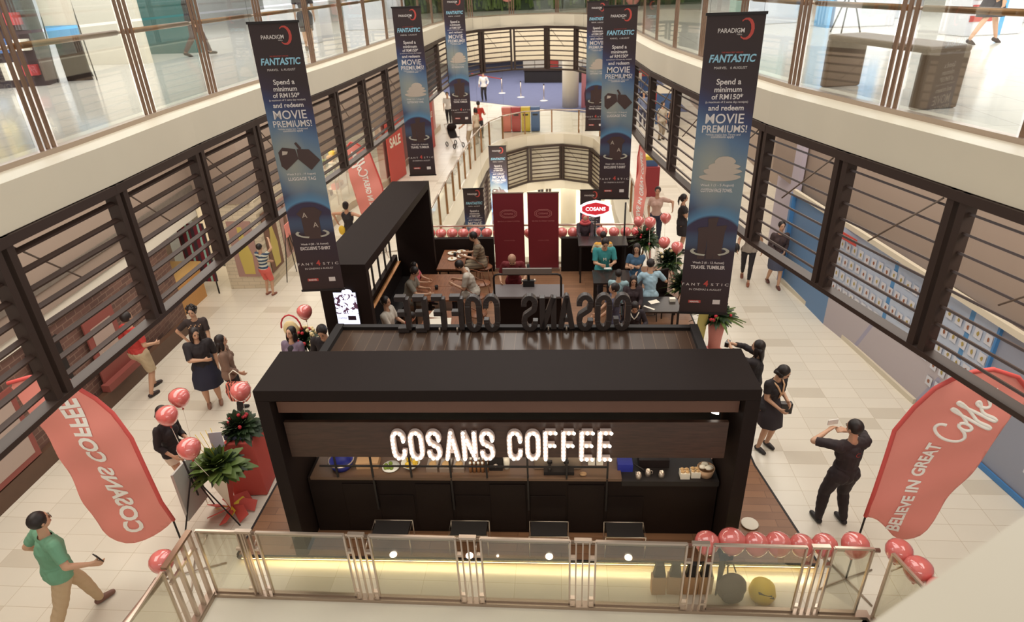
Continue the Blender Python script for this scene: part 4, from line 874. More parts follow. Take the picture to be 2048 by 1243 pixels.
J = person('woman with hair bun in bare-back black dress carrying a yellow bag', (-5.93, 16.7), 5, 1.62, 'walk', lhand=(-.38, .05, 1.12), rhand=(.36, -.02, 1.05), lpole=(-1, 0, .2), rpole=(1, 0, 0), top=BK, sleeve=0, bottom='dress', bcol=BK, hair='bun', female=True, vox=.012, hem=.10, neck=-.3, skin=(196, 146, 116))
yb = tag(obj('handbag', MB().ball((0, 0, 0), (.10, .06, .14), 12, 8), 'yellow'), 'round yellow handbag on the back of the woman in black dress', 'handbag'); yb.location = wpt(J, (-.17, -.12, .86))
J = person('person in grey walking ahead of the woman with the yellow bag', (-5.35, 17.2), 0, 1.6, 'walk', top=(120, 110, 104), sleeve=.3, bcol=(70, 60, 58), vox=.014, hair='bob')
J = person('woman in grey vest and black leggings walking on the hoarding side', (4.60, 15.0), 195, 1.62, 'walk', lhand=(-.3, .0, .9), rhand=(.28, .1, .92), top=(152, 140, 128), sleeve=.15, bottom='leggings', bcol=(40, 34, 36), hair='bob', female=True, vox=.012, shoes=(150, 90, 66), lfoot=(-.08, .26, .085), rfoot=(.08, -.26, .11))
sb = tag(obj('handbag', MB().ball((0, 0, 0), (.08, .12, .12), 12, 8), 'matt_black'), 'black shoulder bag of the woman in leggings', 'handbag'); sb.location = wpt(J, (.3, .06, .88))
J = person('woman in dark jacket and denim skirt walking beside the blue hoarding', (5.20, 14.75), 180, 1.62, 'walk', lhand=(-.10, .2, 1.02), rhand=(.12, .2, 1.0), top=(66, 50, 50), sleeve=.9, bottom='skirt', bcol=(74, 76, 92), hair='short', female=True, vox=.012, shoes=(110, 66, 54), lfoot=(-.08, .2, .085), rfoot=(.08, -.2, .10))
J = person('woman in pink-grey T-shirt standing behind the balloon cluster', (2.66, 17.45), 190, 1.66, 'stand', lhand=(-.45, .2, 1.2), rhand=(.2, .05, .9), lpole=(-1, 0, -.3), top=(206, 176, 162), sleeve=.35, bcol=(50, 54, 74), hair='short', female=True, vox=.014, hem=-.12)
J = person('woman in black dress standing near the hanging tumbler banner', (3.28, 16.9), 100, 1.62, 'stand', lhand=(-.02, .25, 1.15), rhand=(.05, .26, 1.3), top=BK, sleeve=.3, bottom='dress', bcol=BK, hair='ponytail', female=True, vox=.014)
# seated customers
J = person('man in grey T-shirt sitting on the bench side of the wooden table', (-3.42, 12.75), 95, 1.66, 'sit', top=(128, 122, 110), sleeve=.4, bcol=BK, vox=.012, head=(0, 20), lean=14, z=.1, lhand=(-.1, .42, .78), rhand=(.2, .52, .78))
J = person('child in pink seated on the bench with both arms on the table', (-3.36, 13.35), 95, 1.25, 'sit', top=(206, 96, 108), sleeve=.3, bcol=(90, 70, 110), hair='bob', vox=.012, z=.15, seat=.6, lhand=(-.1, .4, .9), rhand=(.12, .4, .9))
J = person('young man in white T-shirt hunched over the table with a phone', (-1.98, 13.05), -95, 1.72, 'sit', top=(196, 186, 172), sleeve=.4, bcol=(56, 56, 66), vox=.012, head=(0, 30), lean=18, z=.1, hair='short', lhand=(-.12, .42, .80), rhand=(.14, .38, .82))
J = person('man in brown striped T-shirt at the table with plates', (-1.98, 14.72), -100, 1.72, 'sit', topmat=stripes('brown_stripes', (116, 100, 84), (150, 134, 110), 13), sleeve=.4, bcol=(112, 98, 84), vox=.012, head=(0, 20), lean=10, z=.1, lhand=(-.12, .42, .80), rhand=(.14, .38, .80))
J = person('bald man in maroon T-shirt working behind the bar counter', (-1.05, 12.95), 180, 1.66, 'stand', lhand=(-.24, .36, 1.04), rhand=(.26, .36, 1.06), top=(112, 30, 36), sleeve=.4, bcol=BK, hair='short', hcol=(178, 134, 110), vox=.012, head=(0, 45), lean=16, z=.1)
pr_ = MB(); add_text(pr_, 'COSANS', wallM(J['P'](.30, .15), (-1, 0, 0), (0, -.3, .9)), width=.2, bold=.05); local_part('chest_print', J, pr_, 'print_white')
J = person('person with white collar in dark apron behind the roof, beside the screen', (-3.42, 10.98), 100, 1.62, 'sit', top=(200, 190, 176), sleeve=.4, bcol=BK, vox=.012, z=.1, seat=.62, hair='short')
J = person('child in red T-shirt seated by the near wooden table', (-2.92, 10.72), 60, 1.35, 'sit', top=(204, 64, 66), sleeve=.4, bcol=BK, vox=.012, z=.1, seat=.66, head=(0, 25))
J = person('woman in coral headscarf at the high table', (.62, 15.80), 180, 1.50, 'stand', top=(60, 44, 50), sleeve=1, bcol=BK, hair='hijab', hcol=(214, 92, 96), vox=.012, z=.0, lhand=(-.15, .46, 1.16), rhand=(.14, .44, 1.16))
J = person('child in white and yellow top facing the coral headscarf', (1.02, 14.50), -5, 1.45, 'sit', topmat=stripes('yellow_white', (228, 208, 170), (226, 168, 70), 3.2), sleeve=.4, bcol=BK, hair='short', vox=.012, z=.1, seat=.72, lhand=(-.2, .4, 1.1), rhand=(.2, .4, 1.1), lean=12)
J = person('man in teal T-shirt at the high table reading his phone', (.98, 13.88), 175, 1.72, 'sit', top=(56, 140, 142), sleeve=.42, bcol=(60, 56, 62), vox=.011, z=.1, seat=.68, lhand=(-.14, .40, 1.02), rhand=(.12, .42, 1.02), head=(0, 30), lean=10, build=1.05)
held_box(J, (-.02, .52, .98), (.16, .08, .012), 'white_plastic', 'mobile_phone', 'white phone in the hands of the man in teal', 'phone')
pr_ = MB(); add_text(pr_, 'M', wallM(J['P'](.32, .155), (-1, 0, 0), (0, -.2, .95)), height=.07); local_part('chest_print', J, pr_, 'print_white')
J = person('woman in blue top and glasses sitting right of the man in teal', (1.72, 13.75), 190, 1.60, 'sit', top=(62, 92, 118), sleeve=.3, bcol=BK, hair='long', female=True, vox=.012, z=.1, seat=.60, lhand=(.05, .32, 1.05), rhand=(.12, .30, 1.0), head=(0, 12))
J = person('child in pale blue T-shirt sitting with back to us, beside the teal man', (1.22, 12.55), 10, 1.45, 'sit', top=(160, 190, 196), sleeve=.35, bcol=(150, 180, 190), hair='short', vox=.012, z=.1, seat=.62, lhand=(-.12, .42, 1.0), rhand=(.12, .42, 1.0))
J = person('man in light blue T-shirt sitting with back to us on a black chair', (1.95, 12.85), -10, 1.66, 'sit', top=(158, 186, 200), sleeve=.4, bcol=BK, hair='short', vox=.012, z=.1, seat=.50, lhand=(-.25, .35, .9), rhand=(.3, .3, .95), lean=10)
J = person('girl with long black hair in dark top between the two pale blue shirts', (1.50, 12.28), 180, 1.52, 'sit', top=(50, 36, 40), sleeve=.9, bcol=BK, hair='long', female=True, vox=.012, z=.1, seat=.55, head=(0, 15))
J = person('girl in dark top with white collar bending over, nearest the last roof letter', (1.45, 11.45), 185, 1.50, 'sit', top=(46, 38, 44), sleeve=.9, bcol=BK, hair='bob', female=True, vox=.012, z=.1, seat=.50, head=(0, 35), lean=12, lhand=(-.2, .34, .8), rhand=(.16, .34, .82))
co_ = MB(); co_.tube([J['P'](.50, .04, .10), J['P'](.44, .13, .05), J['P'](.38, .15, 0), J['P'](.44, .13, -.05), J['P'](.50, .04, -.10)], .013, 6); local_part('white_collar', J, co_, 'print_white')
J = person('person behind the roof letters leaning at the prep table in dark blue', (1.02, 11.2), -90, 1.58, 'stand', top=(70, 70, 90), sleeve=.4, bcol=BK, hair='short', vox=.013, z=.1, lhand=(-.1, .36, .95), rhand=(.12, .36, .98))
# far people
J = person('guard in white shirt and black trousers on the blue carpet', (-4.84, 42.0), 190, 1.74, 'stand', lhand=(-.26, .12, .98), rhand=(.26, .1, .95), top=(232, 230, 228), sleeve=.9, bcol=(34, 30, 34), vox=.02, detail=False)
J = person('person in white top walking at the far brick side corridor', (-6.0, 35.0), 170, 1.66, 'walk', top=(226, 220, 214), sleeve=.4, bcol=BK, vox=.02, detail=False)
J = person('person in red T-shirt leaning at the far void balustrade', (-3.95, 31.6), 20, 1.70, 'stand', rhand=(.2, .3, 1.1), top=(204, 70, 56), sleeve=.4, bcol=(60, 56, 60), vox=.018, detail=False)
J = person('man in white T-shirt pushing a stroller at the far void, nearer one', (-4.15, 29.5), -80, 1.66, 'stand', lhand=(-.15, .4, 1.0), rhand=(.15, .4, 1.0), top=(232, 226, 214), sleeve=.4, bcol=(176, 156, 130), vox=.018, detail=False)
J = person('woman in cream top standing beside the stroller', (-3.95, 30.35), -60, 1.60, 'stand', top=(216, 196, 170), sleeve=.4, bcol=(150, 130, 112), hair='bob', female=True, vox=.018, detail=False)
J = person('person in red and black on the lower level walkway', (-1.25, 38.6), 180, 1.62, 'stand', top=(150, 50, 50), sleeve=.9, bcol=BK, hair='bob', vox=.02, z=-5.5, detail=False)
J = person('person in white shirt beside the red top on the lower level', (-.78, 38.9), 180, 1.66, 'stand', top=(238, 228, 208), sleeve=.9, bcol=(70, 56, 50), vox=.02, z=-5.5, detail=False)
for i, (x, y, tc, bc, l) in enumerate(((4.6, 30.5, (186, 176, 160), (150, 136, 118), 'in beige sitting low'), (4.1, 33.5, (120, 130, 160), (60, 60, 80), 'in blue-grey'), (4.9, 35, (214, 70, 60), (60, 60, 70), 'in red top'), (3.6, 36.5, (230, 228, 226), (70, 66, 76), 'in white shirt'), (5.3, 32, (44, 40, 46), (40, 36, 40), 'in black'), (4.3, 38.5, (150, 160, 190), (50, 50, 60), 'in pale blue, farthest'))):
    person(f'distant shopper {l} behind the louvres of the hoarding side', (x, y), 150+40*i, 1.66, 'stand', top=tc, sleeve=.5, bcol=bc, vox=.02, detail=False, hair='short' if i % 2 else 'bob')
J = person('woman in dark knee-length skirt and black shoes striding on the upper gallery', (8.55, 14.75), 80, 1.66, 'walk', top=(60, 46, 46), sleeve=.9, bottom='skirt', bcol=(50, 40, 44), female=True, hair='bob', vox=.013, z=5.42, shoes=(60, 44, 44), lfoot=(-.07, .36, .09), rfoot=(.07, -.34, .12))
J = person('person in shorts walking on the upper gallery above the brick side', (-6.6, 17.8), 160, 1.66, 'walk', top=(60, 50, 52), sleeve=.4, bottom='shorts', bcol=(50, 46, 56), vox=.014, z=5.42)
J = person('person in dark clothes on the far upper gallery above the brick side', (-9.5, 17.5), 60, 1.7, 'walk', top=BK, sleeve=.9, bcol=(70, 50, 50), vox=.018, z=5.42, detail=False)
# ---------------------------------------------------------------- teardrop flags
def smooth_poly(P_, n=3):
    for _ in range(n):
        q = []
        for i in range(len(P_)):
            a, b = P_[i], P_[(i+1) % len(P_)]; q += [(a[0]*.75+b[0]*.25, a[1]*.75+b[1]*.25), (a[0]*.25+b[0]*.75, a[1]*.25+b[1]*.75)]
        P_ = q
    return P_
def flag(label, base, ang, outline, pole, words, mirror):
    """outline / pole: points (u, z) in the flag's own vertical plane, u along the local x axis"""
    t = thing('feather_flag', label, 'flag', base, ang)
    bm_ = [(u, z) for u, z in outline]
    me = bpy.data.meshes.new('cloth'); import bmesh
    bm = bmesh.new(); vs = [bm.verts.new((u, 0, z)) for u, z in bm_]; f_ = bm.faces.new(vs); bmesh.ops.triangulate(bm, faces=[f_])
    for k in range(-30, 31):
        bmesh.ops.bisect_plane(bm, geom=bm.verts[:]+bm.edges[:]+bm.faces[:], plane_co=(k*.07, 0, 0), plane_no=(1, 0, 0)); bmesh.ops.bisect_plane(bm, geom=bm.verts[:]+bm.edges[:]+bm.faces[:], plane_co=(0, 0, 1.8+k*.07), plane_no=(0, 0, 1))
    for v in bm.verts: v.co.y = .035*math.sin(v.co.x*4+v.co.z*3.1)+.015*math.sin(v.co.z*9-v.co.x*5)
    for f_ in bm.faces: f_.smooth = True
    pass
    bm.to_mesh(me); bm.free()
    o = obj('cloth', me, 'coral_flag', t); sd = o.modifiers.new('thick', 'SOLIDIFY'); sd.thickness = .004; sd.offset = 0
    wv_ = lambda u, z: (.035*math.sin(u*4+z*3.1)+.015*math.sin(z*9-u*5))*min(1, max(0, (z-.6)*2))
    obj('pole', MB().tube([(u, wv_(u, z), z) for u, z in pole], .012, 8), 'matt_black', t)
    sl = [p for p in pole if p[1] > pole[0][1]+.85]
    if len(sl) > 2: obj('sleeve', MB().tube([(u, .035*math.sin(u*4+z*3.1)+.015*math.sin(z*9-u*5), z) for u, z in sl], .024, 8), 'coral_flag_sleeve', t)
    b_ = MB(); p0 = pole[0]
    for k in range(2): a = k*PI/2+.4; b_.tube([(p0[0]-.42*math.cos(a), -.42*math.sin(a), .012), (p0[0], 0, .03), (p0[0]+.42*math.cos(a), .42*math.sin(a), .012)], .011, 6)
    obj('cross_base', b_, 'brushed_steel', t)
    for kind, s_, (u0, z0), (u1, z1), ht in words:
        dx, dz = u1-u0, z1-z0; L = math.hypot(dx, dz); mb = MB()
        x = Vector((dx, 0, dz)).normalized(); out = Vector((0, -1, 0)); y = out.cross(x)
        if mirror: y = -y
        M = Matrix(((x.x, y.x, out.x, (u0+u1)/2), (x.y, y.y, out.y, 0), (x.z, y.z, out.z, (z0+z1)/2), (0, 0, 0, 1)))
        if kind == 'text': add_text(mb, s_, M, width=L, height=ht, bold=.035)
        else:
            for st_ in s_:
                for _ in range(2): st_ = [st_[0]]+[q for a_, b_2 in zip(st_, st_[1:]) for q in ((a_[0]*.75+b_2[0]*.25, a_[1]*.75+b_2[1]*.25), (a_[0]*.25+b_2[0]*.75, a_[1]*.25+b_2[1]*.75))]+[st_[-1]]
                mb.join(MB().tube([M @ Vector(((a-.5)*L, (b-.5)*ht, 0)) for a, b in st_], .020, 6))
        mb.v = [(v[0], .035*math.sin(v[0]*4+v[2]*3.1)+.015*math.sin(v[2]*9-v[0]*5)-.009+(v[1]*.4 if kind != 'text' else 0), v[2]) for v in mb.v]
        obj('lettering', mb, 'flag_white', t)
    return t
COFFEE_SCRIPT = [[(.21,.72),(.19,.90),(.10,.95),(.02,.72),(.00,.40),(.05,.08),(.14,.0),(.21,.12),(.25,.30)],
    [(.31,.46),(.26,.42),(.25,.18),(.30,.04),(.35,.14),(.35,.38),(.31,.46)], [(.36,.30),(.42,.50),(.48,.85),(.49,1.02),(.46,1.02),(.44,.80),(.42,.20),(.40,-.30),(.42,-.45),(.45,-.30),(.44,.05),(.49,.28)],
    [(.49,.28),(.55,.55),(.60,.88),(.61,1.05),(.58,1.05),(.56,.80),(.55,.20),(.53,-.30),(.55,-.45),(.58,-.30),(.57,.05),(.62,.22)], [(.62,.22),(.70,.36),(.71,.48),(.67,.50),(.64,.30),(.66,.06),(.71,.02),(.77,.18)], [(.77,.20),(.85,.36),(.86,.48),(.82,.50),(.79,.30),(.81,.06),(.87,.02),(.95,.24)]]
def sh(P_, x0): return [(a-x0, b) for a, b in P_]
x0 = -4.95
flag('coral feather flag with mirrored COSANS COFFEE beside the green-shirted man', (x0, 5.75, 0), 0,
     smooth_poly(sh([(-4.99,.93),(-5.02,1.29),(-5.04,1.78),(-5.12,2.27),(-5.24,2.63),(-5.39,2.83),(-5.5,2.96),(-5.57,3.07),(-5.76,3.15),(-6.04,3.15),(-6.32,3.07),(-6.3,2.81),(-6.22,2.53),(-6.21,2.19),(-6.16,1.91),(-6.09,1.36),(-6.0,.85),(-5.87,.62),(-5.69,.52),(-5.41,.6),(-5.18,.74)], x0), 1),
     sh([(-4.96,.02),(-4.97,.5),(-4.99,.93),(-5.02,1.29),(-5.04,1.78),(-5.12,2.27),(-5.24,2.63),(-5.39,2.83),(-5.5,2.96),(-5.57,3.07),(-5.76,3.15),(-6.04,3.15),(-6.32,3.07)], x0),
     [('text', 'COSANS COFFEE', (-5.53-x0, .74), (-5.70-x0, 2.86), .25)], True)
x0 = 3.63
flag('large coral feather flag reading BELIEVE IN GREAT Coffee beside the man in black', (x0, 5.95, 0), 0,
     smooth_poly(sh([(3.63,1.12),(3.65,1.55),(3.67,2.01),(3.71,2.35),(3.81,2.71),(3.94,2.97),(4.09,3.09),(4.29,3.17),(4.49,3.19),(4.78,3.08),(4.97,2.88),(4.94,2.71),(4.82,2.62),(4.68,1.94),(4.54,1.41),(4.47,1.13),(4.35,.87),(4.2,.79),(4.04,.79),(3.88,.97),(3.75,1.09)], x0), 1),
     sh([(3.63,.02),(3.63,.53),(3.63,1.12),(3.65,1.55),(3.67,2.01),(3.71,2.35),(3.81,2.71),(3.94,2.97),(4.09,3.09),(4.29,3.17),(4.49,3.19),(4.78,3.08),(4.97,2.88)], x0),
     [('text', 'BELIEVE IN GREAT', (3.97-x0, .92), (4.16-x0, 2.22), .155), ('script', COFFEE_SCRIPT, (4.20-x0, 2.30), (4.52-x0, 3.02), .36)], False)
x0 = -5.04
flag('coral feather flag with mirrored IN GREAT Coffee behind the long black canopy', (x0, 17, 0), 0,
     smooth_poly(sh([(-5.65,1.09),(-5.7,1.59),(-5.77,1.97),(-5.81,2.58),(-5.81,2.99),(-5.64,3.19),(-5.46,3.15),(-5.16,2.91),(-5.07,2.58),(-4.96,2.15),(-4.9,1.73),(-5.0,1.2),(-5.1,.9),(-5.35,.75)], x0), 1),
     sh([(-5.05,.02),(-5.03,1.0),(-4.9,1.73),(-4.96,2.15),(-5.07,2.58),(-5.16,2.91),(-5.46,3.15),(-5.64,3.19),(-5.81,3.0)], x0),
     [('text', 'BELIEVE IN GREAT', (-5.20-x0, 1.0), (-5.36-x0, 2.28), .16), ('script', COFFEE_SCRIPT, (-5.36-x0, 2.28), (-5.56-x0, 3.0), .26)], True)
flag('narrow coral feather flag turned edge-on behind the balloon cluster', (1.98, 16.9, 0), math.radians(-72),
     smooth_poly([(0, .9), (0, 2.2), (.03, 2.7), (.2, 3.1), (.5, 3.2), (.62, 2.9), (.6, 1.6), (.5, .9), (.3, .7)], 1),
     [(0, .02), (0, .9), (0, 2.2), (.03, 2.7), (.2, 3.1), (.5, 3.2)], [('text', 'BELIEVE IN GREAT COFFEE', (.34, .9), (.34, 2.9), .2)], False)
# ---------------------------------------------------------------- hanging cinema banners
mm, g = newmat('banner_print_ground', .6)
x_, y_, z_ = g.xyz(g.coords())[:3]
zz = g.math('DIVIDE', z_, 3.9)
STOPS = [(0, (54,38,36)), (.17, (54,40,42)), (.24, (60,48,64)), (.29, (58,66,104)), (.36, (92,118,148)), (.45, (128,142,146)), (.54, (124,140,148)), (.60, (92,112,136)), (.66, (60,56,84)), (.73, (58,44,54)), (1, (58,40,37))]
xx = g.math('MULTIPLY', x_, -.12)
r_ = g.ramp(g.math('ADD', g.math('SUBTRACT', 1.0, zz), xx), [(p_, rgb(*c)) for p_, c in STOPS])
def gdist(cx, cz, sx=1, sz=1):
    a = g.math('MULTIPLY', g.math('SUBTRACT', x_, cx), sx); b = g.math('MULTIPLY', g.math('SUBTRACT', z_, cz), sz); return g.math('SQRT', g.math('ADD', g.math('MULTIPLY', a, a), g.math('MULTIPLY', b, b)))
def fade(v_, a, b):
    m_ = g.n('MapRange'); g.l(v_, m_.inputs[0]); m_.inputs[1].default_value = a; m_.inputs[2].default_value = b; return m_.outputs[0]
r_ = g.mix(g.math('MULTIPLY', fade(gdist(-.10, 2.05, 2.2, .9), .55, .0), .75), r_, rgb(172, 168, 150))
d_ = gdist(0, 1.0); up_ = fade(z_, .95, 1.25)
r_ = g.mix(g.math('MULTIPLY', g.math('MULTIPLY', fade(d_, .62, .47), up_), .85), r_, rgb(96, 148, 184)); r_ = g.mix(g.math('MULTIPLY', fade(d_, .475, .44), up_), r_, rgb(62, 52, 76))
g.l(r_, g.b.inputs['Base Color'])
mat('banner_cream_beam', (150, 152, 140), .6); mat('banner_blue_arc', (88, 132, 168), .6); mat('banner_dark_dome', (52, 44, 62), .6); mat('banner_product', (74, 54, 50), .5); mat('banner_product_light', (196, 180, 164), .6); mat('banner_red', (196, 76, 66), .6); mat('banner_ink', (226, 216, 210), .6); mat('banner_cyan_ink', (150, 200, 220), .6); mat('banner_ring', (186, 182, 166), .6)
HB = 3.9; WB = .66
def bM(u, v, d=.006): return wallM((u, -d, HB*(1-v)), (1, 0, 0))   # u metres from centre, v fraction from the top
def banner(label, loc, kind, rz, cap2, cap3):
    t = thing('hanging_banner', label, 'banner', loc, rz)
    obj('sheet', MB().b2((-WB/2, -.003, 0), (WB/2, .003, HB)), 'banner_print_ground', t)
    for z in (0, HB): obj('rod', MB().box((0, 0, z), (WB+.03, .03, .03)), 'matt_black', t)
    w_ = MB()
    add_text(w_, 'PARADIGM', bM(-.04, .046), width=.30, height=.05, bold=.01); add_text(w_, 'MALL', bM(.06, .057), width=.06)
    add_text(w_, 'MARVEL   6 AUGUST', bM(0, .151), width=.38)
    for s_, v, wd, b_ in (('Spend a', .194, .29, .02), ('minimum', .215, .32, .02), ('of RM150*', .236, .37, .02), ('(a maximum of 2 same day receipts)', .253, .50, .008), ('and redeem', .270, .42, .02), ('*While stocks last. Terms and', .353, .42, .008), ('conditions apply', .361, .28, .008)): add_text(w_, s_, bM(0, v), width=wd, bold=b_)
    add_text(w_, 'MOVIE', bM(0, .303), width=.46, height=.12, bold=.01); add_text(w_, 'PREMIUMS!', bM(.01, .335), width=.54, height=.09, bold=.01)
    add_text(w_, cap2[0], bM(0, .520), width=.42, bold=.008); add_text(w_, cap2[1], bM(0, .537), width=.40, height=.05, bold=.02)
    add_text(w_, cap3[0], bM(0, .800), width=.42, bold=.02); add_text(w_, cap3[1], bM(0, .817), width=.46, height=.055, bold=.03)
    add_text(w_, 'F A N T', bM(-.20, .884), width=.24, height=.04); add_text(w_, 'S T I C', bM(.19, .884), width=.24, height=.04); add_text(w_, 'IN CINEMAS 6 AUGUST', bM(0, .904), width=.44)
    obj('lettering', w_, 'banner_ink', t)
    c = MB(); add_text(c, 'FANTASTIC', bM(.01, .124), width=.54, height=.09, bold=.03, shear=.2); obj('title', c, 'banner_cyan_ink', t)
    r = MB(); pts = [(.09*math.cos(a), .12*math.sin(a)) for a in [math.radians(-130+26*k) for k in range(11)]]+[(.066*math.cos(a)-.014, .098*math.sin(a)) for a in [math.radians(130-26*k) for k in range(11)]]
    n_ = len(pts)//2; M = bM(.13, .042, .005); r.add([(a, b, 0) for a, b in pts], [(i, i+1, 2*n_-2-i, 2*n_-1-i) for i in range(n_-1)], False, M)
    add_text(r, '4', bM(0, .880), height=.09, bold=.04); r.add([(-.085, -.022, 0), (.085, -.022, 0), (.085, .022, 0), (-.085, .022, 0)], [(0, 1, 2, 3)], False, bM(-.13, .953)); add_text(r, 'THE MIGHTIEST HEROES', bM(0, .107), width=.25)
    obj('red_print', r, 'banner_red', t)
    q = MB(); q.add([(-.05, -.035, 0), (.05, -.035, 0), (.05, .035, 0), (-.05, .035, 0)], [(0, 1, 2, 3)], False, bM(.17, .953)); add_text(q, 'MARVEL', bM(-.13, .953, .009), width=.13, bold=.04)
    obj('studio_mark', q, 'banner_ink', t)
    p = MB(); pl_ = MB()
    def poly(mb_, P_, u, v, d=.007): mb_.add([(a, b, 0) for a, b in P_], [tuple(range(len(P_)))], False, bM(u, v, d))
    if kind == 'tags':
        poly(p, [(-.27, .10), (-.2, .17), (-.02, .14), (.0, .0), (-.20, -.16), (-.26, -.10)], 0, .462); poly(p, [(.0, .14), (.17, .13), (.31, -.03), (.16, -.17), (.0, -.01)], 0, .462, .0075)
        poly(p, [(-.02, .24), (.01, .26), (.07, .17), (.04, .14)], 0, .467, .008); poly(pl_, [(-.22, .06), (-.21, .12), (-.13, .11), (-.15, .07)], 0, .462, .009)
        poly(p, [(-.19, .12), (-.08, .22), (.10, .22), (.20, .14), (.14, .05), (.13, -.28), (-.12, -.28), (-.13, .06)], 0, .705, .007)
        for k in (-1, 1): add_text(pl_, 'A', bM(.07*k, .70+.02*k, .009), height=.08)
    else:
        for k, (w2, dv, c2) in enumerate(((.26, .015, .05), (.24, -.005, .05), (.20, -.022, .05), (.13, -.04, .06))): poly(pl_, [(w2*math.cos(a)*(1+.08*math.sin(3*a+k)), c2*math.sin(a)) for a in [2*PI*j/14 for j in range(14)]], .02+.015*k, .478+dv, .007+.0006*k)
        for u_, h_, w2 in ((-.11, .20, .065), (.10, .22, .07), (0, .33, .055)):
            poly(p, [(-w2*.75, -.22), (w2*.75, -.22), (w2, h_-.02), (-w2, h_-.02)], u_, .728, .007+.0005*(u_ == 0)); poly(p, [(-w2*1.15, h_-.02), (w2*1.15, h_-.02), (w2*1.25, h_+.05), (-w2*1.1, h_+.03)], u_, .728, .008)
    obj('product_picture', p, 'banner_product', t); obj('product_highlight', pl_, 'banner_product_light', t)
    rg = MB(); n_ = 24
    for k in range(n_):
        a, b2 = 2*PI*k/n_, 2*PI*(k+1)/n_
        if math.sin(a) < .1 and abs(math.cos(a)) < .35 or math.sin(a) > .6: continue
        rg.add([(.26*math.cos(a), .075*math.sin(a), 0), (.26*math.cos(b2), .075*math.sin(b2), 0), (.215*math.cos(b2), .05*math.sin(b2), 0), (.215*math.cos(a), .05*math.sin(a), 0)], [(0, 3, 2, 1)], False, bM(0, .755, .009))
    obj('ring_print', rg, 'banner_ring', t)
    obj('cord', MB().cyl((-WB/2+.03, 0, HB), (-WB/2+.03, 0, HB+6), .0015, seg=5), 'matt_black', t); obj('cord', MB().cyl((WB/2-.03, 0, HB), (WB/2-.03, 0, HB+6), .0015, seg=5), 'matt_black', t)
    return t
TAG = ('Week 3 (13 - 19 August)', 'LUGGAGE TAG'); TEE = ('Week 4 (20 - 26 August)', 'EXCLUSIVE T-SHIRT'); TOW = ('Week 1 (1 - 5 August)', 'COTTON FACE TOWEL'); TUM = ('Week 2 (6 - 12 August)', 'TRAVEL TUMBLER')
b1 = banner('hanging banner with luggage tag and T-shirt prints, nearest on the brick side', (-3.78, 9.0, 2.67), 'tags', .10, TAG, TEE)
b2 = banner('hanging banner with face towel and travel tumbler, nearest on the hoarding side', (2.02, 8.3, 2.62), 'towel', -.07, TOW, TUM)
def ban(src, loc, rz, label): return dup(src, loc, rz, label)
ban(b2, (-3.53, 16, 2.55), .06, 'hanging tumbler banner above the far end of the black canopy')
ban(b1, (1.17, 14, 2.5), -.02, 'hanging luggage tag banner over the high tables')
ban(b2, (-3.34, 22, 2.62), .05, 'hanging tumbler banner over the far void, above the stroller')
ban(b2, (1.14, 22, 2.3), -.05, 'hanging tumbler banner partly hidden behind the luggage tag one')
ban(b1, (-2.38, 24, -2.52), .05, 'hanging banner low in the far void, farther one by its balustrade side')
ban(b1, (-2.83, 20, -2.93), .05, 'hanging banner low in the far void, nearer one above the balloons')
ban(b1, (.94, 20, -3.03), 0, 'hanging banner low in the far void behind the red hexagon sign')
# ---------------------------------------------------------------- balloons
mm, g = newmat('pearl_coral_balloon', .12, .8); g.b.inputs['Base Color'].default_value = rgb(230, 122, 116); g.b.inputs['Coat Weight'].default_value = 1; g.b.inputs['Subsurface Weight'].default_value = .15; g.b.inputs['Subsurface Radius'].default_value = (.1, .03, .03)
bal = thing('balloon', 'coral balloon on the near steel balustrade, first from the kiosk portal', 'balloon', (1.69, 5.50, 1.05))
obj('skin', MB().lathe([(0, -.16), (.012, -.155), (.05, -.13), (.10, -.08), (.135, -.01), (.142, .05), (.125, .10), (.085, .135), (.04, .15), (0, .153)], seg=24), 'pearl_coral_balloon', bal)
obj('knot', MB().lathe([(0, -.17), (.016, -.178), (.006, -.16), (.01, -.155), (0, -.15)], seg=8), 'coral_flag_sleeve', bal)
for i, (x, y, s_) in enumerate(((1.98, 5.53, 1.12), (2.25, 5.50, 1), (2.5, 5.51, 1.03), (2.76, 5.5, .95), (3.02, 5.51, .98), (3.36, 5.52, 1.08), (3.81, 5.45, 1.02), (3.90, 5.20, 1.06), (4.0, 4.92, 1.05))):
    dup(bal, (x, y, 1.05), label=f'coral balloon on the near steel balustrade, {ordw[i+1]} from the kiosk portal', scale=(s_,)*3)
dup(bal, (-4.66, 5.0, 1.05), label='single coral balloon on the corner of the steel balustrade by the green-shirted man')
for i, (x, s_) in enumerate(((-3.49, 1.05), (-3.19, 1.02), (-2.89, 1.05), (-2.59, 1.03), (-2.28, 1.15), (-1.96, 1.03), (-1.68, .85), (-.86, .85), (.02, 1.02), (.32, 1.05), (.66, 1.05), (1.06, 1.08), (1.38, 1.0), (1.68, 1.0), (1.96, 1.0))):
    dup(bal, (x, 15.94 if x > 0 else 15.95, .95), label=f'coral balloon behind the kiosk tables, {("first","second","third","fourth","fifth","sixth","seventh","eighth","ninth","tenth","eleventh","twelfth","thirteenth","fourteenth","last")[i]} in the row', scale=(s_,)*3, group='balloons along the far void balustrade')
def stick_balloon(x, y, z, label, s_=1, g0=(0, 0, 0)):
    b = dup(bal, (x, y, z), label=label, scale=(s_,)*3)
    obj('stick', MB().cyl((0, 0, -.16), ((g0[0]-x)/s_, (g0[1]-y)/s_, (g0[2]-z)/s_), .004, seg=5), 'print_white', b)
stick_balloon(-5.66, 7.50, 1.6, 'coral balloon above the girl in the black top, higher one', 1.05, (-5.4, 7.0, .0))
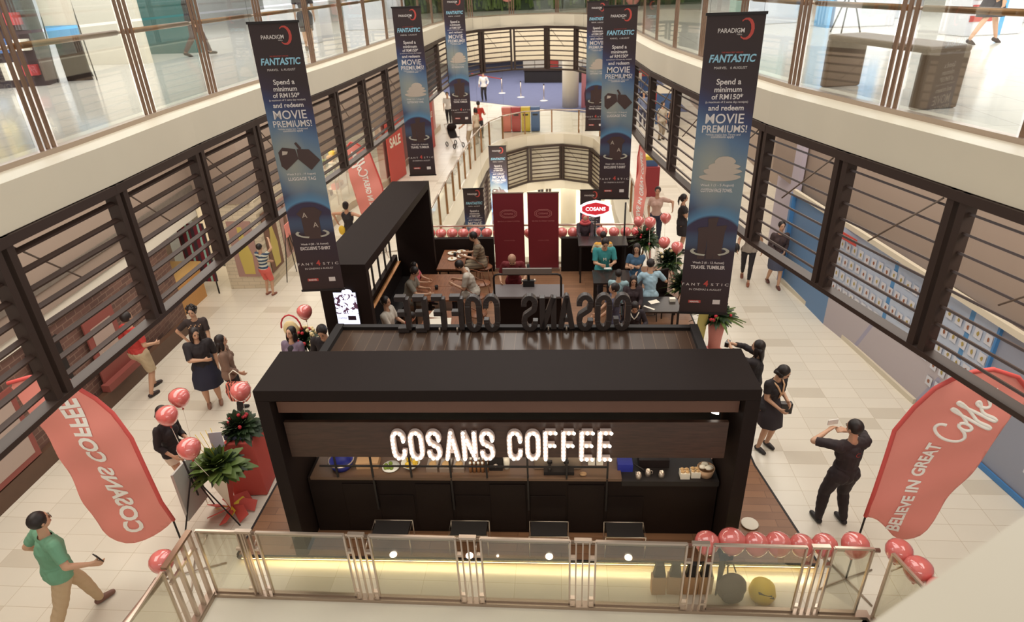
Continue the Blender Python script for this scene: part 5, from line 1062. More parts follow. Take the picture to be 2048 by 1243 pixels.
stick_balloon(-5.60, 7.06, 1.6, 'coral balloon in front of the head of the girl in black', 1.05, (-5.38, 6.98, .0))
stick_balloon(-4.90, 6.36, 1.6, 'coral balloon beside the easel and the red cone bouquet', 1.05, (-4.95, 6.8, .5))
stick_balloon(-4.80, 7.68, 1.6, 'coral balloon above the plant on the red plinth', 1.05, (-4.8, 7.6, 1.1))
stick_balloon(-4.74, 10.24, 1.6, 'coral balloon above the flower stand behind the black portal', 1, (-4.75, 10.3, .9))
for i, (x, y, z, l) in enumerate(((2.1, 14.6, 1.7, 'left of the woman in pink-grey'), (2.62, 15.6, 1.45, 'right of the woman in pink-grey'), (2.4, 14.2, 1.35, 'over the leafy stand'), (2.65, 13.9, 1.35, 'touching the edge of the near banner'), (3.35, 12.4, 1.15, 'right of the near banner'), (1.95, 15.5, 1.4, 'highest of the row end'), (2.75, 12.9, .9, 'low behind the near banner'))):
    stick_balloon(x, y, z, f'coral balloon in the flower stand cluster, {l}', .95, (x+.05, y+.1, .3))
# ---------------------------------------------------------------- plants and flower stands
mat('leaf_dark', (44, 62, 34), .5, noise_amt=.3, scale=10); mat('leaf_mid', (88, 108, 48), .5, noise_amt=.3, scale=10); mat('petal_red', (196, 50, 60), .6); mat('petal_cream', (236, 214, 160), .6); mat('petal_yellow', (228, 196, 60), .6)
def foliage(seed, n, R_, H_, L_, wd, droop=.3):
    r = random.Random(seed); mb = MB()
    for _ in range(n):
        a = r.uniform(0, 2*PI); el = r.uniform(-.2, 1.35); d = Vector((math.cos(a)*math.cos(el), math.sin(a)*math.cos(el), math.sin(el))); o = d*r.uniform(0, R_*.5); o.z *= H_/R_; s_ = Vector((-math.sin(a), math.cos(a), 0)); L = L_*r.uniform(.6, 1.2); p = []
        for k in range(4):
            q = k/3; c = o+d*(L*q)+Vector((0, 0, -droop*L*q*q)); w2 = wd*L*(.25, 1, .8, .05)[k]/2
            p.append((c-s_*w2, c+s_*w2+Vector((0, 0, .02))))
        mb.add([x for pr2 in p for x in pr2], [(0, 1, 3, 2), (2, 3, 5, 4), (4, 5, 7, 6)], True)
    return mb
def blooms(seed, n, R_, r0, z0=0):
    r = random.Random(seed); mb = MB()
    for _ in range(n):
        a, el = r.uniform(0, 2*PI), r.uniform(0, 1.4); mb.ball((R_*math.cos(a)*math.cos(el), R_*math.sin(a)*math.cos(el), z0+R_*math.sin(el)), r0*r.uniform(.7, 1.2), 7, 5)
    return mb
def at_z(mb, z): mb.v = [(a, b, c+z) for a, b, c in mb.v]; return mb
pb = thing('red_plinth', 'tall red cloth-covered plinth with a leafy plant on it beside the portal', 'plinth', (-4.82, 7.45, 0), .08)
obj('cover', MB().loft([[(sx*w_, sy*w_, z) for sx, sy in ((-1, -1), (1, -1), (1, 1), (-1, 1))] for z, w_ in ((.01, .26), (.5, .235), (.98, .22), (1.0, .20))], True, False), 'red_cloth', pb, .01)
pt = thing('potted_plant', 'dark leafy arrangement in a blue-grey tray on the red plinth', 'plant', (-4.82, 7.45, 1.005))
obj('tray', MB().b2((-.2, -.16, 0), (.2, .16, .07)), mat('slate_tray', (84, 88, 110), .5), pt); obj('foliage', at_z(foliage(1, 420, .30, .34, .20, .42), .07), 'leaf_dark', pt); obj('flowers', at_z(blooms(3, 10, .22, .03), .1), 'petal_red', pt)
cb = thing('flower_stand', 'leafy bouquet on a red and white cone stand with red wrapping on the floor', 'flower stand', (-4.93, 6.86, 0))
obj('cone', MB().loft([[(r*math.cos(a)+dx, r*math.sin(a), z) for a in [2*PI*k/4+.6 for k in range(4)]] for z, r, dx in ((.08, .03, 0), (.78, .17, 0))], True, False), 'red_cloth', cb); obj('paper_panel', MB().add([(-.16, -.13, .80), (.16, -.15, .8), (.02, -.05, .12)], [(0, 2, 1)]), 'print_white', cb)
wr = MB(); rr = random.Random(5)
for k in range(7): a = k*.9; wr.add([(0, 0, .10), (.34*math.cos(a), .30*math.sin(a), .02), (.38*math.cos(a+.4), .34*math.sin(a+.4), .12), (.2*math.cos(a+.8), .18*math.sin(a+.8), .16)], [(0, 1, 2, 3)])
o = obj('wrapping', wr, 'red_cloth', cb); o.modifiers.new('t', 'SOLIDIFY').thickness = .01
wy = MB(); [wy.add([(0, 0, .13), (.24*math.cos(a), .24*math.sin(a), .10), (.2*math.cos(a+.4), .2*math.sin(a+.4), .17)], [(0, 1, 2)]) for a in (.5, 3.4, 5.1)]; o = obj('yellow_wrapping', wy, 'petal_yellow', cb); o.modifiers.new('t', 'SOLIDIFY').thickness = .008
obj('foliage', at_z(foliage(2, 170, .24, .2, .34, .45), .85), 'leaf_mid', cb); f2 = foliage(9, 60, .2, .2, .3, .3); obj('dark_foliage', at_z(f2, .9), 'leaf_dark', cb)
tw = MB(); [tw.cyl((-.05+.02*k, .02*k, .9), (-.25+.05*k, .05*k-.05, 1.45), .004, seg=5) for k in range(5)]; obj('twigs', tw, 'petal_yellow', cb); obj('card', MB().box((.02, .1, 1.28), (.18, .006, .26), .2), mat('pale_card', (176, 178, 190), .6), cb)
es = thing('easel', 'black tripod easel holding a pale board, seen from behind', 'easel', (-5.2, 6.62, 0), .1)
for a, b in (((0, .0, .95), (-.22, -.30, 0)), ((0, 0, .95), (.50, -.08, 0)), ((0, 0, .95), (-.02, .35, 0))): obj('leg', MB().cyl(a, b, .011, seg=6), 'matt_black', es)
obj('mast', MB().cyl((0, 0, .55), (-.03, -.02, 1.2), .013, seg=6), 'matt_black', es); obj('board', MB().loft([[(-.16, -.20, .25), (-.13, -.19, .25), (-.05, .28, .25), (-.08, .28, .25)], [(-.16, -.20, 1.1), (-.13, -.19, 1.1), (-.05, .28, 1.1), (-.08, .28, 1.1)]], True, False), mat('pale_board', (190, 186, 180), .6), es)
fs = thing('flower_stand', 'flower arrangement with a cream face basket behind the black portal', 'flower stand', (-4.95, 10.45, 0))
for a in range(3): obj('leg', MB().cyl((0, 0, .8), (.28*math.cos(a*2.1), .28*math.sin(a*2.1), 0), .012, seg=6), 'matt_black', fs)
obj('foliage', at_z(foliage(4, 260, .28, .3, .2, .4), .85), 'leaf_dark', fs); obj('red_flowers', at_z(blooms(6, 14, .28, .035), .85), 'petal_red', fs); obj('cream_flowers', at_z(blooms(8, 20, .3, .04), .85), 'petal_cream', fs); obj('hoop', MB().tube([(-.22+.2*math.cos(a*PI/8), .02, 1.15+.28*math.sin(a*PI/8)) for a in range(9)], .016, 6), 'petal_red', fs); obj('basket', MB().ball((-.22, 0, 1.12), (.16, .05, .2), 12, 8), 'petal_cream', fs); obj('card', MB().box((.12, .05, 1.45), (.10, .006, .16), .6), 'black_laminate', fs)
for i, (x, y, h_, l, sd) in enumerate(((2.05, 15.0, 1.45, 'tall dark leafy flower stand left of the balloon cluster', 11), (2.52, 14.15, 1.15, 'leafy flower stand in the middle of the balloon cluster', 12), (2.72, 13.2, .95, 'leafy flower stand touching the hanging tumbler banner', 13), (3.12, 11.55, .85, 'flower stand in pink wrapping below the hanging tumbler banner', 14))):
    t = thing('flower_stand', l, 'flower stand', (x, y, 0))
    if i < 3:
        for a in range(3): obj('leg', MB().cyl((0, 0, h_*.7), (.26*math.cos(a*2.1), .26*math.sin(a*2.1), 0), .012, seg=6), 'copper_rail', t)
        obj('foliage', at_z(foliage(sd, 280, .28, .4, .26, .38), h_*.75), 'leaf_dark', t); obj('flowers', at_z(blooms(sd, 12, .3, .035), h_*.75), 'petal_cream' if i else 'petal_red', t); obj('light_leaves', at_z(foliage(sd+20, 30, .2, .2, .4, .16), h_*.7), 'leaf_mid', t)
        obj('ribbon', MB().tube([(.1, -.1, h_*.8), (.14, -.14, h_*.5), (.12, -.16, h_*.25)], [.03, .02, .03], 6), 'coral_flag', t)
    else:
        obj('wrapping', MB().lathe([(.0, .01), (.12, .02), (.13, .3), (.19, .8), (.12, .78), (0, .5)], seg=10), mat('pink_mesh_wrap', (202, 130, 118), .7, noise_amt=.15, scale=80), t); obj('wrap_base', MB().lathe([(0, .01), (.22, .02), (.14, .10), (0, .1)], seg=9), 'coral_flag', t)
        obj('foliage', at_z(foliage(sd, 200, .24, .22, .26, .32), .82), 'leaf_dark', t); obj('red_flowers', at_z(blooms(sd, 10, .26, .035), .8), 'petal_red', t); obj('light_leaves', at_z(foliage(31, 40, .1, .1, .5, .1), .8), 'leaf_mid', t)
        gp = tag(obj('sign_board', MB().b2((-.12, -.01, 0), (.12, .01, 1.0)), mat('olive_gold_board', (176, 164, 92), .5)), 'tall olive gold board leaning next to the pink wrapped flowers', 'board'); gp.location = (2.72, 11.35, 0); gp.rotation_euler = (0, .1, .5)
# ---------------------------------------------------------------- things on the floor by the near balustrade
pbg = thing('paper_bag', 'brown paper bag by the steel balustrade, first of four from the kiosk portal middle', 'bag', (1.22, 5.68, 0), .05, 'paper bags by the balustrade')
obj('bag', MB().loft([[(sx*w_, sy*d_, z) for sx, sy in ((-1, -1), (1, -1), (1, 1), (-1, 1))] for z, w_, d_ in ((0, .085, .05), (.30, .09, .05))], True, False), 'kraft', pbg); obj('dark_parcel', MB().loft([[(sx*w_, sy*d_, z) for sx, sy in ((-1, -1), (1, -1), (1, 1), (-1, 1))] for z, w_, d_ in ((.28, .075, .04), (.5, .05, .03))], True, False), 'matt_black', pbg)
for i, x in enumerate((1.42, 1.62, 1.80)): dup(pbg, (x, 5.69+.01*i, 0), -.06+.05*i, f'brown paper bag by the steel balustrade, {ordw[i+1]} of four from the middle')
bp = thing('backpack', 'dark grey backpack on the floor behind the steel balustrade', 'backpack', (2.10, 5.62, 0), .1); obj('body', MB().ball((0, 0, .2), (.19, .12, .21), 14, 10), mat('grey_nylon', (96, 84, 78), .8, bump=.3), bp); obj('handle', MB().tube([(-.05, .05, .38), (-.06, .06, .5), (.0, .06, .54), (.05, .05, .4)], .010, 6), 'matt_black', bp); obj('pocket', MB().ball((0, -.08, .13), (.14, .06, .12), 12, 8), mat('grey_nylon', (96, 84, 78)), bp)
hm_ = thing('helmet', 'yellow helmet with a dark logo on the floor beside the backpack', 'helmet', (2.50, 5.66, 0)); obj('shell', MB().lathe([(0, 0), (.14, .0), (.165, .08), (.14, .19), (.07, .25), (0, .26)], seg=18), 'petal_yellow', hm_); obj('logo', MB().bar((-.09, -.12, .20), (.07, -.13, .17), .03, .01).bar((-.03, -.13, .16), (.10, -.13, .13), .025, .01), 'matt_black', hm_)
o = simple('plate', MB().lathe([(0, 0), (.10, .01), (.12, .025), (.11, .03), (0, .02)]), 'print_white', 'white plate lying on the oak deck beside the portal leg', 'plate', (2.62, 6.75, .1))
bl_ = simple('umbrella', MB().cyl((0, 0, 0), (.03, .0, .75), .012, .05), 'matt_black', 'folded dark umbrella leaning by the backpack', 'umbrella', (1.94, 5.66, 0))
# ---------------------------------------------------------------- seats
ch = thing('cafe_chair', 'bentwood chair with a curved hoop back at the wooden table, nearer one', 'chair', (-1.93, 13.05, .1), math.radians(-90))
mat('bentwood', (132, 84, 58), .4); obj('seat', MB().lathe([(0, .43), (.2, .43), (.21, .445), (.2, .46), (0, .46)], seg=20), 'table_wood', ch)
for x, y in ((-.15, -.15), (.15, -.15), (.15, .15), (-.15, .15)): obj('leg', MB().cyl((x, y, .43), (x*1.25, y*1.25, 0), .014, .010, 7), 'bentwood', ch)
obj('hoop_back', MB().tube([(.24*math.cos(a), -.02+.26*math.sin(a)*-1, .62+.16*max(0, math.sin(a))) for a in [PI*k/12-.2 for k in range(15)]], .013, 7), 'bentwood', ch)
for s_ in (-1, 1): obj('arm_post', MB().cyl((.17*s_, .08, .44), (.24*s_, .03, .62), .012, seg=6), 'bentwood', ch)
obj('back_post', MB().cyl((0, -.19, .44), (0, -.28, .78), .012, seg=6), 'bentwood', ch)
dup(ch, (-1.88, 13.75, .1), math.radians(-80), 'empty bentwood chair with hoop back between the two seated men'); dup(ch, (-1.93, 14.72, .1), math.radians(-100), 'bentwood chair under the man in the brown striped shirt'); dup(ch, (-1.8, 12.2, .1), math.radians(-70), 'empty bentwood chair with hoop back behind the roof letters')
bs = thing('bar_stool', 'dark bar stool under the man in the teal shirt', 'stool', (.98, 13.86, .1)); obj('seat', MB().lathe([(0, .60), (.16, .60), (.17, .62), (.16, .65), (0, .65)], seg=18), 'black_laminate_gloss', bs)
for x, y in ((-.12, -.12), (.12, -.12), (.12, .12), (-.12, .12)): obj('leg', MB().cyl((x, y, .6), (x*1.3, y*1.3, 0), .012, seg=6), 'matt_black', bs)
obj('foot_ring', MB().tube([(.17*math.cos(a*PI/8), .17*math.sin(a*PI/8), .22) for a in range(16)], .008, 6, True), 'matt_black', bs)
for (x, y, sc_), l in zip(((1.02, 14.5, 1.05), (1.72, 13.75, .85), (1.22, 12.52, .9), (1.95, 12.82, .72), (1.5, 12.28, .78), (1.45, 11.45, .72), (-3.42, 10.98, .9)), ('under the child in white and yellow', 'under the woman in blue', 'under the child in pale blue', 'under the man in light blue', 'under the girl with long black hair', 'under the girl with the white collar', 'under the person beside the screen')):
    dup(bs, (x, y, .1), label='dark bar stool '+l, scale=(1, 1, sc_))
bc = thing('lounge_chair', 'black high-backed chair behind the man in light blue', 'chair', (2.30, 13.05, .1), .5); obj('seat', MB().b2((-.22, -.22, .3), (.22, .22, .42)), 'black_laminate', bc, .02); obj('backrest', MB().b2((-.22, .18, .42), (.22, .24, 1.0)), 'black_laminate', bc, .02); [obj('leg', MB().cyl((x, y, 0), (x, y, .3), .015, seg=6), 'matt_black', bc) for x in (-.18, .18) for y in (-.18, .18)]
# table items
def on(x, y, z=.751): return (x, y, z)
sm_ = simple('coffee_cup', MB().lathe([(0, 0), (.035, 0), (.042, .09), (.036, .09), (.03, .01), (0, .01)], seg=14), 'matt_black', 'dark takeaway cup on the middle wooden table', 'cup', on(-2.82, 13.0))
pl1 = thing('plate', 'white plate with leftovers on the far wooden table, nearest the wall', 'plate', on(-2.78, 15.1), 0, 'plates on the far wooden table'); obj('dish', MB().lathe([(0, 0), (.10, .008), (.12, .02), (.11, .025), (0, .015)]), 'print_white', pl1); obj('food', MB().ball((.02, 0, .03), (.04, .03, .02), 8, 6), 'pastry', pl1)
dup(pl1, on(-2.56, 15.2), 1, 'white plate with leftovers on the far wooden table, by the low wall'); dup(pl1, on(-2.72, 14.72), 2, 'white plate with leftovers on the far wooden table, nearest the camera'); dup(pl1, on(-2.5, 14.9), 3, 'white plate with leftovers in front of the striped man')
cpp = dup(sm_, on(-2.68, 14.93), label='dark cup standing between the plates on the far table')
simple('paper_sheet', MB().box((0, 0, .001), (.21, .15, .002)), 'print_white', 'white paper on the low black table', 'paper', on(1.95, 12.25, .801), .4); simple('paper_sheet', MB().box((0, 0, .001), (.26, .05, .002)), 'print_white', 'narrow white paper strip on the low black table', 'paper', on(1.82, 11.98, .801), -.7); simple('napkin_box', MB().box((0, 0, .03), (.12, .10, .06)), 'print_white', 'small white box at the outer end of the low black table', 'box', on(2.34, 12.3, .801))
for i, (x, y, c_, l, d_) in enumerate(((-1.25, 10.3, 'kraft', 'cookie tray in kraft paper on the prep table, at the bench end', (.4, .5, .05)), (-.75, 10.2, 'petal_cream', 'cream covered tray in the middle of the prep table', (.3, .3, .08)), (-.3, 10.35, 'print_white', 'white folded cloth on the prep table', (.22, .2, .06)), (.1, 10.2, 'coral_flag', 'coral box on the prep table end', (.14, .14, .12)))): simple('tray' if i < 2 else ('cloth' if i == 2 else 'box'), MB().box((0, 0, d_[2]/2), d_), c_, l, 'tray' if i < 2 else ('cloth' if i == 2 else 'box'), (x, y, .951), .1)
simple('menu_sheet', MB().box((0, 0, .002), (.5, .4, .004)), 'print_white', 'large white sheet on the wooden table behind the letters FF', 'paper', on(-2.5, 11.4), .1); simple('menu_sheet', MB().box((0, 0, .002), (.3, .3, .004)), 'print_white', 'smaller white sheet on the wooden table behind the letters FF', 'paper', on(-2.6, 11.78), -.2)
# ---------------------------------------------------------------- hoardings and shops
mm, g = newmat('hoarding_print', .5)
x_, y_, z_ = g.xyz(g.coords())[:3]
base = g.ramp(g.math('DIVIDE', z_, 2.25), [(0, rgb(178, 168, 172)), (.40, rgb(186, 176, 178)), (.48, rgb(186, 196, 212)), (1, rgb(176, 188, 208))])
fr = g.math('FRACT', g.math('DIVIDE', g.math('ADD', y_, .35), 1.9)); st_ = g.math('MULTIPLY', g.math('LESS_THAN', fr, .055), g.math('GREATER_THAN', z_, .78))
low = g.math('MULTIPLY', g.math('LESS_THAN', g.math('ABSOLUTE', g.math('SUBTRACT', fr, g.math('MULTIPLY_ADD', z_, -.25, .35))), .025), g.math('LESS_THAN', z_, .78))
c_ = g.mix(st_, base, rgb(84, 140, 190)); c_ = g.mix(low, c_, rgb(160, 156, 176)); g.l(c_, g.b.inputs['Base Color'])
mat('blue_hoarding', (100, 134, 172), .5); mat('grey_hoarding', (146, 150, 164), .5); mat('blue_line', (70, 128, 184), .5); mat('card_white', (208, 208, 214), .5); mat('lilac_wall', (178, 168, 180), .6)
wall('wall_right_hoarding', [(6.40, 8.6), (6.28, 9.8), (5.98, 11.6), (5.72, 12.75)], 0, 2.25, 'hoarding_print', side=-1, th=.1)
wall('wall_right_blue', [(5.72, 12.75), (5.49, 15.0)], 0, 2.25, 'blue_hoarding', side=-1, th=.1)
wall('wall_right_grey', [(6.75, 3), (6.63, 7.3), (6.40, 8.6)], 0, 2.25, 'grey_hoarding', side=-1, th=.1)
wall('wall_right_lilac', [(5.49, 15.0), (5.75, 17.2), (7.5, 17.6)], 0, 5, 'lilac_wall', side=-1, th=.1)
b = MB(); b.bar((6.38, 8.6, 0), (6.38, 8.6, 2.25), .05, .05); b.bar((6.72, 3, .05), (6.60, 7.3, .05), .03, .09); b.bar((6.60, 7.3, .05), (6.37, 8.6, .05), .03, .09); b.bar((5.46, 15.0, 0), (5.46, 15.0, 2.25), .12, .12)
struct('trim_7', b, 'blue_line'); struct('trim_8', MB().bar((6.5, 7.5, 2.3), (5.45, 15, 2.3), .08, .10), 'fascia_paint')
struct('baseboard_right', MB().bar((6.25, 9.8, .05), (5.45, 15.0, .05), .06, .1), 'fascia_paint')
pcards = thing('product_cards', 'printed white product cards on the pale blue hoarding', 'poster', (0, 0, 0)); cm = MB(); pm_ = MB(); rr = random.Random(11); pm2 = MB()
for seg_a, seg_b, n_, z0_, z1_ in (((6.28, 9.8), (5.98, 11.6), 9, .95, 2.1), ((5.98, 11.6), (5.72, 12.75), 6, .95, 2.1), ((6.40, 8.65), (6.28, 9.75), 5, .6, 2.1), ((6.75, 3.4), (6.60, 7.6), 12, .55, 2.1)):
    a, b_ = Vector((*seg_a, 0)), Vector((*seg_b, 0)); d = b_-a
    for i in range(n_):
        for k in range(4 if z0_ > .9 else 5):
            p = a+d*((i+.5)/n_); z = z0_+(z1_-z0_)*k/(3.6 if z0_ > .9 else 4.6); M = wallM((p.x-.012, p.y, z), -d) if d.y > 0 else None
            M = wallM((p.x-.015, p.y, z+rr.uniform(-.02, .02)), (-d.x, -d.y, 0)); w_ = d.length/n_*.34
            cm.add([(-w_, -.085, 0), (w_, -.085, 0), (w_, .085, 0), (-w_, .085, 0)], [(0, 1, 2, 3)], False, M)
            q = [(w_*.45*math.cos(t)*rr.uniform(.6, 1), .05*math.sin(t)*rr.uniform(.6, 1), .004) for t in [2*PI*j/9 for j in range(9)]]
            (pm_ if rr.random() < .5 else pm2).add(q, [tuple(range(9))], False, M)
obj('card', cm, 'card_white', pcards); obj('product_picture', pm_, mat('food_brown', (150, 96, 70), .6), pcards); obj('product_picture', pm2, mat('food_olive', (170, 150, 84), .6), pcards)
q = MB(); q.box((0, 0, 0), (.01, .5, .14)); o = tag(obj('wall_sign', q, 'banner_red'), 'small red sign at the top corner of the pale blue hoarding', 'sign'); o.location = (5.71, 12.4, 2.12); o.rotation_euler = (0, 0, .2)
mat('black_panel_frame', (46, 40, 40), .5)
# brick side
wall('wall_left_niche', [(-9.9, 12.6), (-9.9, 14.6)], 0, 2.3, 'grey_brown_bulkhead')
sp = thing('shop_counter', 'orange wooden shop counter behind the end of the brick wall', 'counter', (-9.4, 13.7, 0)); obj('body', MB().b2((-.35, -.6, 0), (.35, .5, .9)), mat('orange_wood', (196, 144, 84), .5, noise_amt=.1), sp); obj('top', MB().b2((-.4, -.65, .9), (.4, .55, .95)), mat('orange_wood_light', (214, 170, 104), .4), sp)
stp = thing('striped_screen', 'dark red and teal striped cloth panel behind the shop counter', 'panel', (-9.1, 14.35, 0)); mm, g = newmat('teal_red_stripes', .7); xx_ = g.xyz(g.coords())[0]; g.l(g.ramp(g.math('FRACT', g.math('MULTIPLY', xx_, 3.2)), [(0, rgb(60, 50, 56)), (.3, rgb(120, 34, 48)), (.62, rgb(150, 196, 184)), (.8, rgb(110, 30, 44))], True), g.b.inputs['Base Color']); obj('cloth', MB().b2((-.35, -.02, .35), (.35, .02, 1.9)), mm, stp); [obj('leg', MB().cyl((x, 0, 0), (x, 0, .4), .02), 'matt_black', stp) for x in (-.3, .3)]
col_ = MB(); col_.prism([(-8.6, 14.62), (-7.5, 14.66), (-7.52, 16.6), (-8.6, 16.6)], 0, 2.35); struct('wall_left_column', col_, 'white_painted_brick')
def poster(label, loc, rz, w_, h_, c1, c2, cat='poster'):
    t = thing('poster', label, cat, loc, rz); obj('sheet', MB().b2((-w_/2, -.012, 0), (w_/2, 0, h_)), c1, t); m = MB(); m.add([(x*w_, -.016, z*h_) for x, z in ((-.2, .05), (.25, .05), (.3, .4), (.12, .7), (.1, .9), (-.1, .9), (-.12, .66), (-.28, .4))], [tuple(range(8))]); obj('printed_figure', m, c2, t); return t
mat('poster_ochre', (206, 186, 100), .6); mat('poster_mauve', (176, 140, 130), .6); mat('poster_brown', (120, 84, 66), .6)
poster('tall ochre fashion poster on the front of the white brick column', (-8.0, 14.63, .35), 0, .62, 1.5, 'poster_mauve', 'poster_ochre'); poster('brown fashion poster on the side of the white brick column, nearer one', (-7.49, 15.2, .35), PI/2, .75, 1.6, 'poster_brown', 'poster_ochre'); poster('mauve fashion poster on the side of the white brick column, farther one', (-7.50, 16.15, .35), PI/2, .6, 1.6, 'poster_mauve', 'poster_brown')
et = thing('easel', 'dark tripod easel with a coral card in front of the white column', 'easel', (-7.15, 15.35, 0)); [obj('leg', MB().cyl((0, 0, 1.5), (x, y, 0), .012, seg=6), 'matt_black', et) for x, y in ((-.1, -.35), (-.1, .35), (.3, 0))]; obj('card', MB().box((.05, 0, 1.35), (.02, .3, .34)), 'coral_flag', et)
wall('wall_left_shopfront_base', [(-7.5, 16.6), (-7.4, 18.06), (-7.25, 21), (-6.6, 24), (-6.3, 34)], 0, .25, mat('beige_kerb', (190, 170, 146), .5))
struct('window_1', MB().loft([[(x, y, .25), (x+.01, y, .25), (x+.01, y, 2.3), (x, y, 2.3)] for x, y in ((-7.46, 16.65), (-7.36, 18.06), (-7.25, 21.0), (-6.62, 23.6))], True, False), 'clear_glass')
struct('wall_left_shop_back', MB().b2((-10.4, 16.6, 0), (-10.2, 24, 2.3)), 'white_plaster'); struct('ceiling_left_shop', MB().b2((-10.4, 16.6, 2.3), (-7.5, 24, 2.36)), 'white_plaster')
area('shop_window_lamp', (-8.9, 20, 2.25), 1.6, 5.5, 160, (1, .88, .7))
rr = random.Random(21); cols_ = ['petal_yellow', 'print_white', 'kraft', 'poster_ochre', 'coral_flag', 'leaf_mid', 'print_cream', 'poster_brown']
for i in range(5):
    y = 17.3+i*1.25; t = thing('display_shelf', f'lit display shelf with goods in the shop window, {ordw[i]} from the white column', 'shelf', (-8.1, y, 0), 0)
    for k in range(3): obj('shelf', MB().box((0, 0, .4+.5*k), (.5, .9, .03)), 'print_white', t)
    for x in (-.24, .24):
        for yy in (-.43, .43): obj('upright', MB().box((x, yy, .75), (.03, .03, 1.5)), 'steel', t)
    for k in range(3):
        for j in range(3): h_ = rr.uniform(.14, .3); obj('goods', MB().box((0, -.28+.28*j, .415+.5*k+h_/2), (.22, .2, h_)), cols_[rr.randrange(8)], t, .01)
for i, (x, y, rz_, wd, l) in enumerate(((-6.75, 24.6, 1.40, 1.5, 'nearest'), (-6.45, 27.0, 1.45, 1.3, 'middle'), (-6.30, 29.6, 1.5, 1.0, 'farthest'))):
    x += .34; t = thing('sale_board', f'tall red SALE board on the dark shopfront past the canopy, {l} of three', 'sign', (x, y, .02), rz_); obj('board', MB().b2((-wd/2, -.03, 0), (wd/2, .0, 2.25)), 'banner_red', t); m = MB(); add_text(m, 'SALE', wallM((0, -.035, 1.5), (1, 0, 0)), width=wd*.7, bold=.03); obj('lettering', m, 'print_white', t)
wall('wall_left_dark_shop', [(-6.66, 23.8), (-6.36, 33)], .25, 2.3, mat('pink_base', (176, 120, 110), .5)); struct('trim_9', MB().b2((-6.9, 30.5, 2.3), (-6.1, 34, 4.2)), 'matt_black')
# recycling bins, red bin, stroller
for i, (c_, l) in enumerate((((204, 116, 100), 'pink'), ((170, 60, 60), 'red'), ((206, 180, 60), 'yellow'), ((70, 96, 140), 'blue'))):
    t = thing('recycling_bin', f'{l} recycling bin in the row beyond the far void', 'bin', (-2.72+.48*i, 33.0, 0)); cm_ = mat('bin_'+l, c_, .5); obj('body', MB().b2((-.22, -.25, .04), (.22, .25, 1.0)), cm_, t, .02); obj('lid', MB().loft([[(-.23, -.26, z), (.23, -.26, z), (.23, y2, z), (-.23, y2, z)] for z, y2 in ((1.0, .26), (1.12, .26), (1.2, .1))], True, False), cm_, t); obj('slot', MB().box((0, -.255, .85), (.26, .02, .08)), 'matt_black', t)
t = thing('promotion_bin', 'red box bin with blue and yellow goods on top on the hoarding side', 'bin', (3.05, 22.2, 0)); obj('body', MB().b2((-.32, -.3, 0), (.32, .3, 1.05)), mat('bin_deep_red', (150, 46, 52), .5), t, .01); obj('blue_box', MB().b2((-.25, -.2, 1.05), (.25, .2, 1.25)), 'bin_blue', t); obj('yellow_lid', MB().b2((-.2, -.15, 1.25), (.2, .15, 1.38)), 'petal_yellow', t)
t = thing('stroller', 'dark baby stroller on the tiles left of the far void', 'stroller', (-4.95, 29.9, 0), .7); obj('seat', MB().loft([[(-.2, y, z), (.2, y, z), (.2, y+.06, z+.02), (-.2, y+.06, z+.02)] for y, z in ((-.2, .45), (.05, .42), (.25, .85))], True, False), 'matt_black', t); obj('canopy', MB().ball((0, .15, .9), (.23, .22, .16), 12, 8), 'black_laminate', t); obj('frame', MB().tube([(-.22, .45, 1.0), (-.22, .1, .5), (-.22, -.35, .12)], .014, 6).tube([(.22, .45, 1.0), (.22, .1, .5), (.22, -.35, .12)], .014, 6).tube([(-.22, .45, 1.0), (.22, .45, 1.0)], .016, 6), 'steel', t)
for x in (-.24, .24):
    for y in (-.36, .3): obj('wheel', MB().tube([(x, y+.1*math.cos(a*PI/6), .12+.1*math.sin(a*PI/6)) for a in range(12)], .022, 6, True), 'matt_black', t)
# far hall
struct('floor_carpet', MB().prism([(-9.5, 50), (-7.4, 44.2), (-6.0, 42.4), (-.35, 38.3), (1.35, 37.4), (7, 37), (7, 63), (-9.5, 63)], .004, .02), mat('slate_blue_carpet', (92, 96, 124), .95, noise_amt=.08, scale=3))
sc_ = thing('stanchion', 'chrome queue post on the blue carpet, nearest the guard', 'stanchion', (-3.95, 44.8, .02), 0); obj('pole', MB().cyl((0, 0, .0), (0, 0, .95), .03), 'steel', sc_); obj('base', MB().lathe([(0, 0), (.24, 0), (.24, .02), (.05, .05), (0, .05)]), 'white_plastic', sc_); obj('cap', MB().lathe([(0, .93), (.04, .94), (.04, 1.0), (0, 1.0)]), 'matt_black', sc_)
dup(sc_, (-2.58, 43.0, .02), label='chrome queue post on the blue carpet, middle of three'); dup(sc_, (-1.06, 41.5, .02), label='chrome queue post on the blue carpet, nearest the white column')
t = simple('belt_barrier', MB().bar((0, 0, .9), (-2.4, 3.2, .9), .01, .06), 'banner_red', 'red queue belt stretched near the guard on the blue carpet', 'barrier', (-4.0, 44.9, .02))
obj_ = MB(); obj_.cyl((0, 0, 0), (0, 0, 5), .48, seg=24); o = struct('wall_hall_column', obj_, 'white_plaster'); o.location = (.55, 39.3, 0)
poster('colourful movie standee beside the white column on the blue carpet', (1.55, 38.9, .02), 0, .75, 2.0, mat('standee_pink', (190, 120, 130), .5), mat('standee_dark', (80, 44, 60), .5), 'standee')
t = thing('display_table', 'long black draped table at the back of the blue carpet', 'table', (-.4, 49.5, .02), -.15); obj('drape', MB().b2((-2.2, -.6, 0), (2.2, .6, .8)), 'matt_black', t, .03); obj('top', MB().b2((-2.25, -.65, .8), (2.25, .65, .84)), 'black_laminate', t)
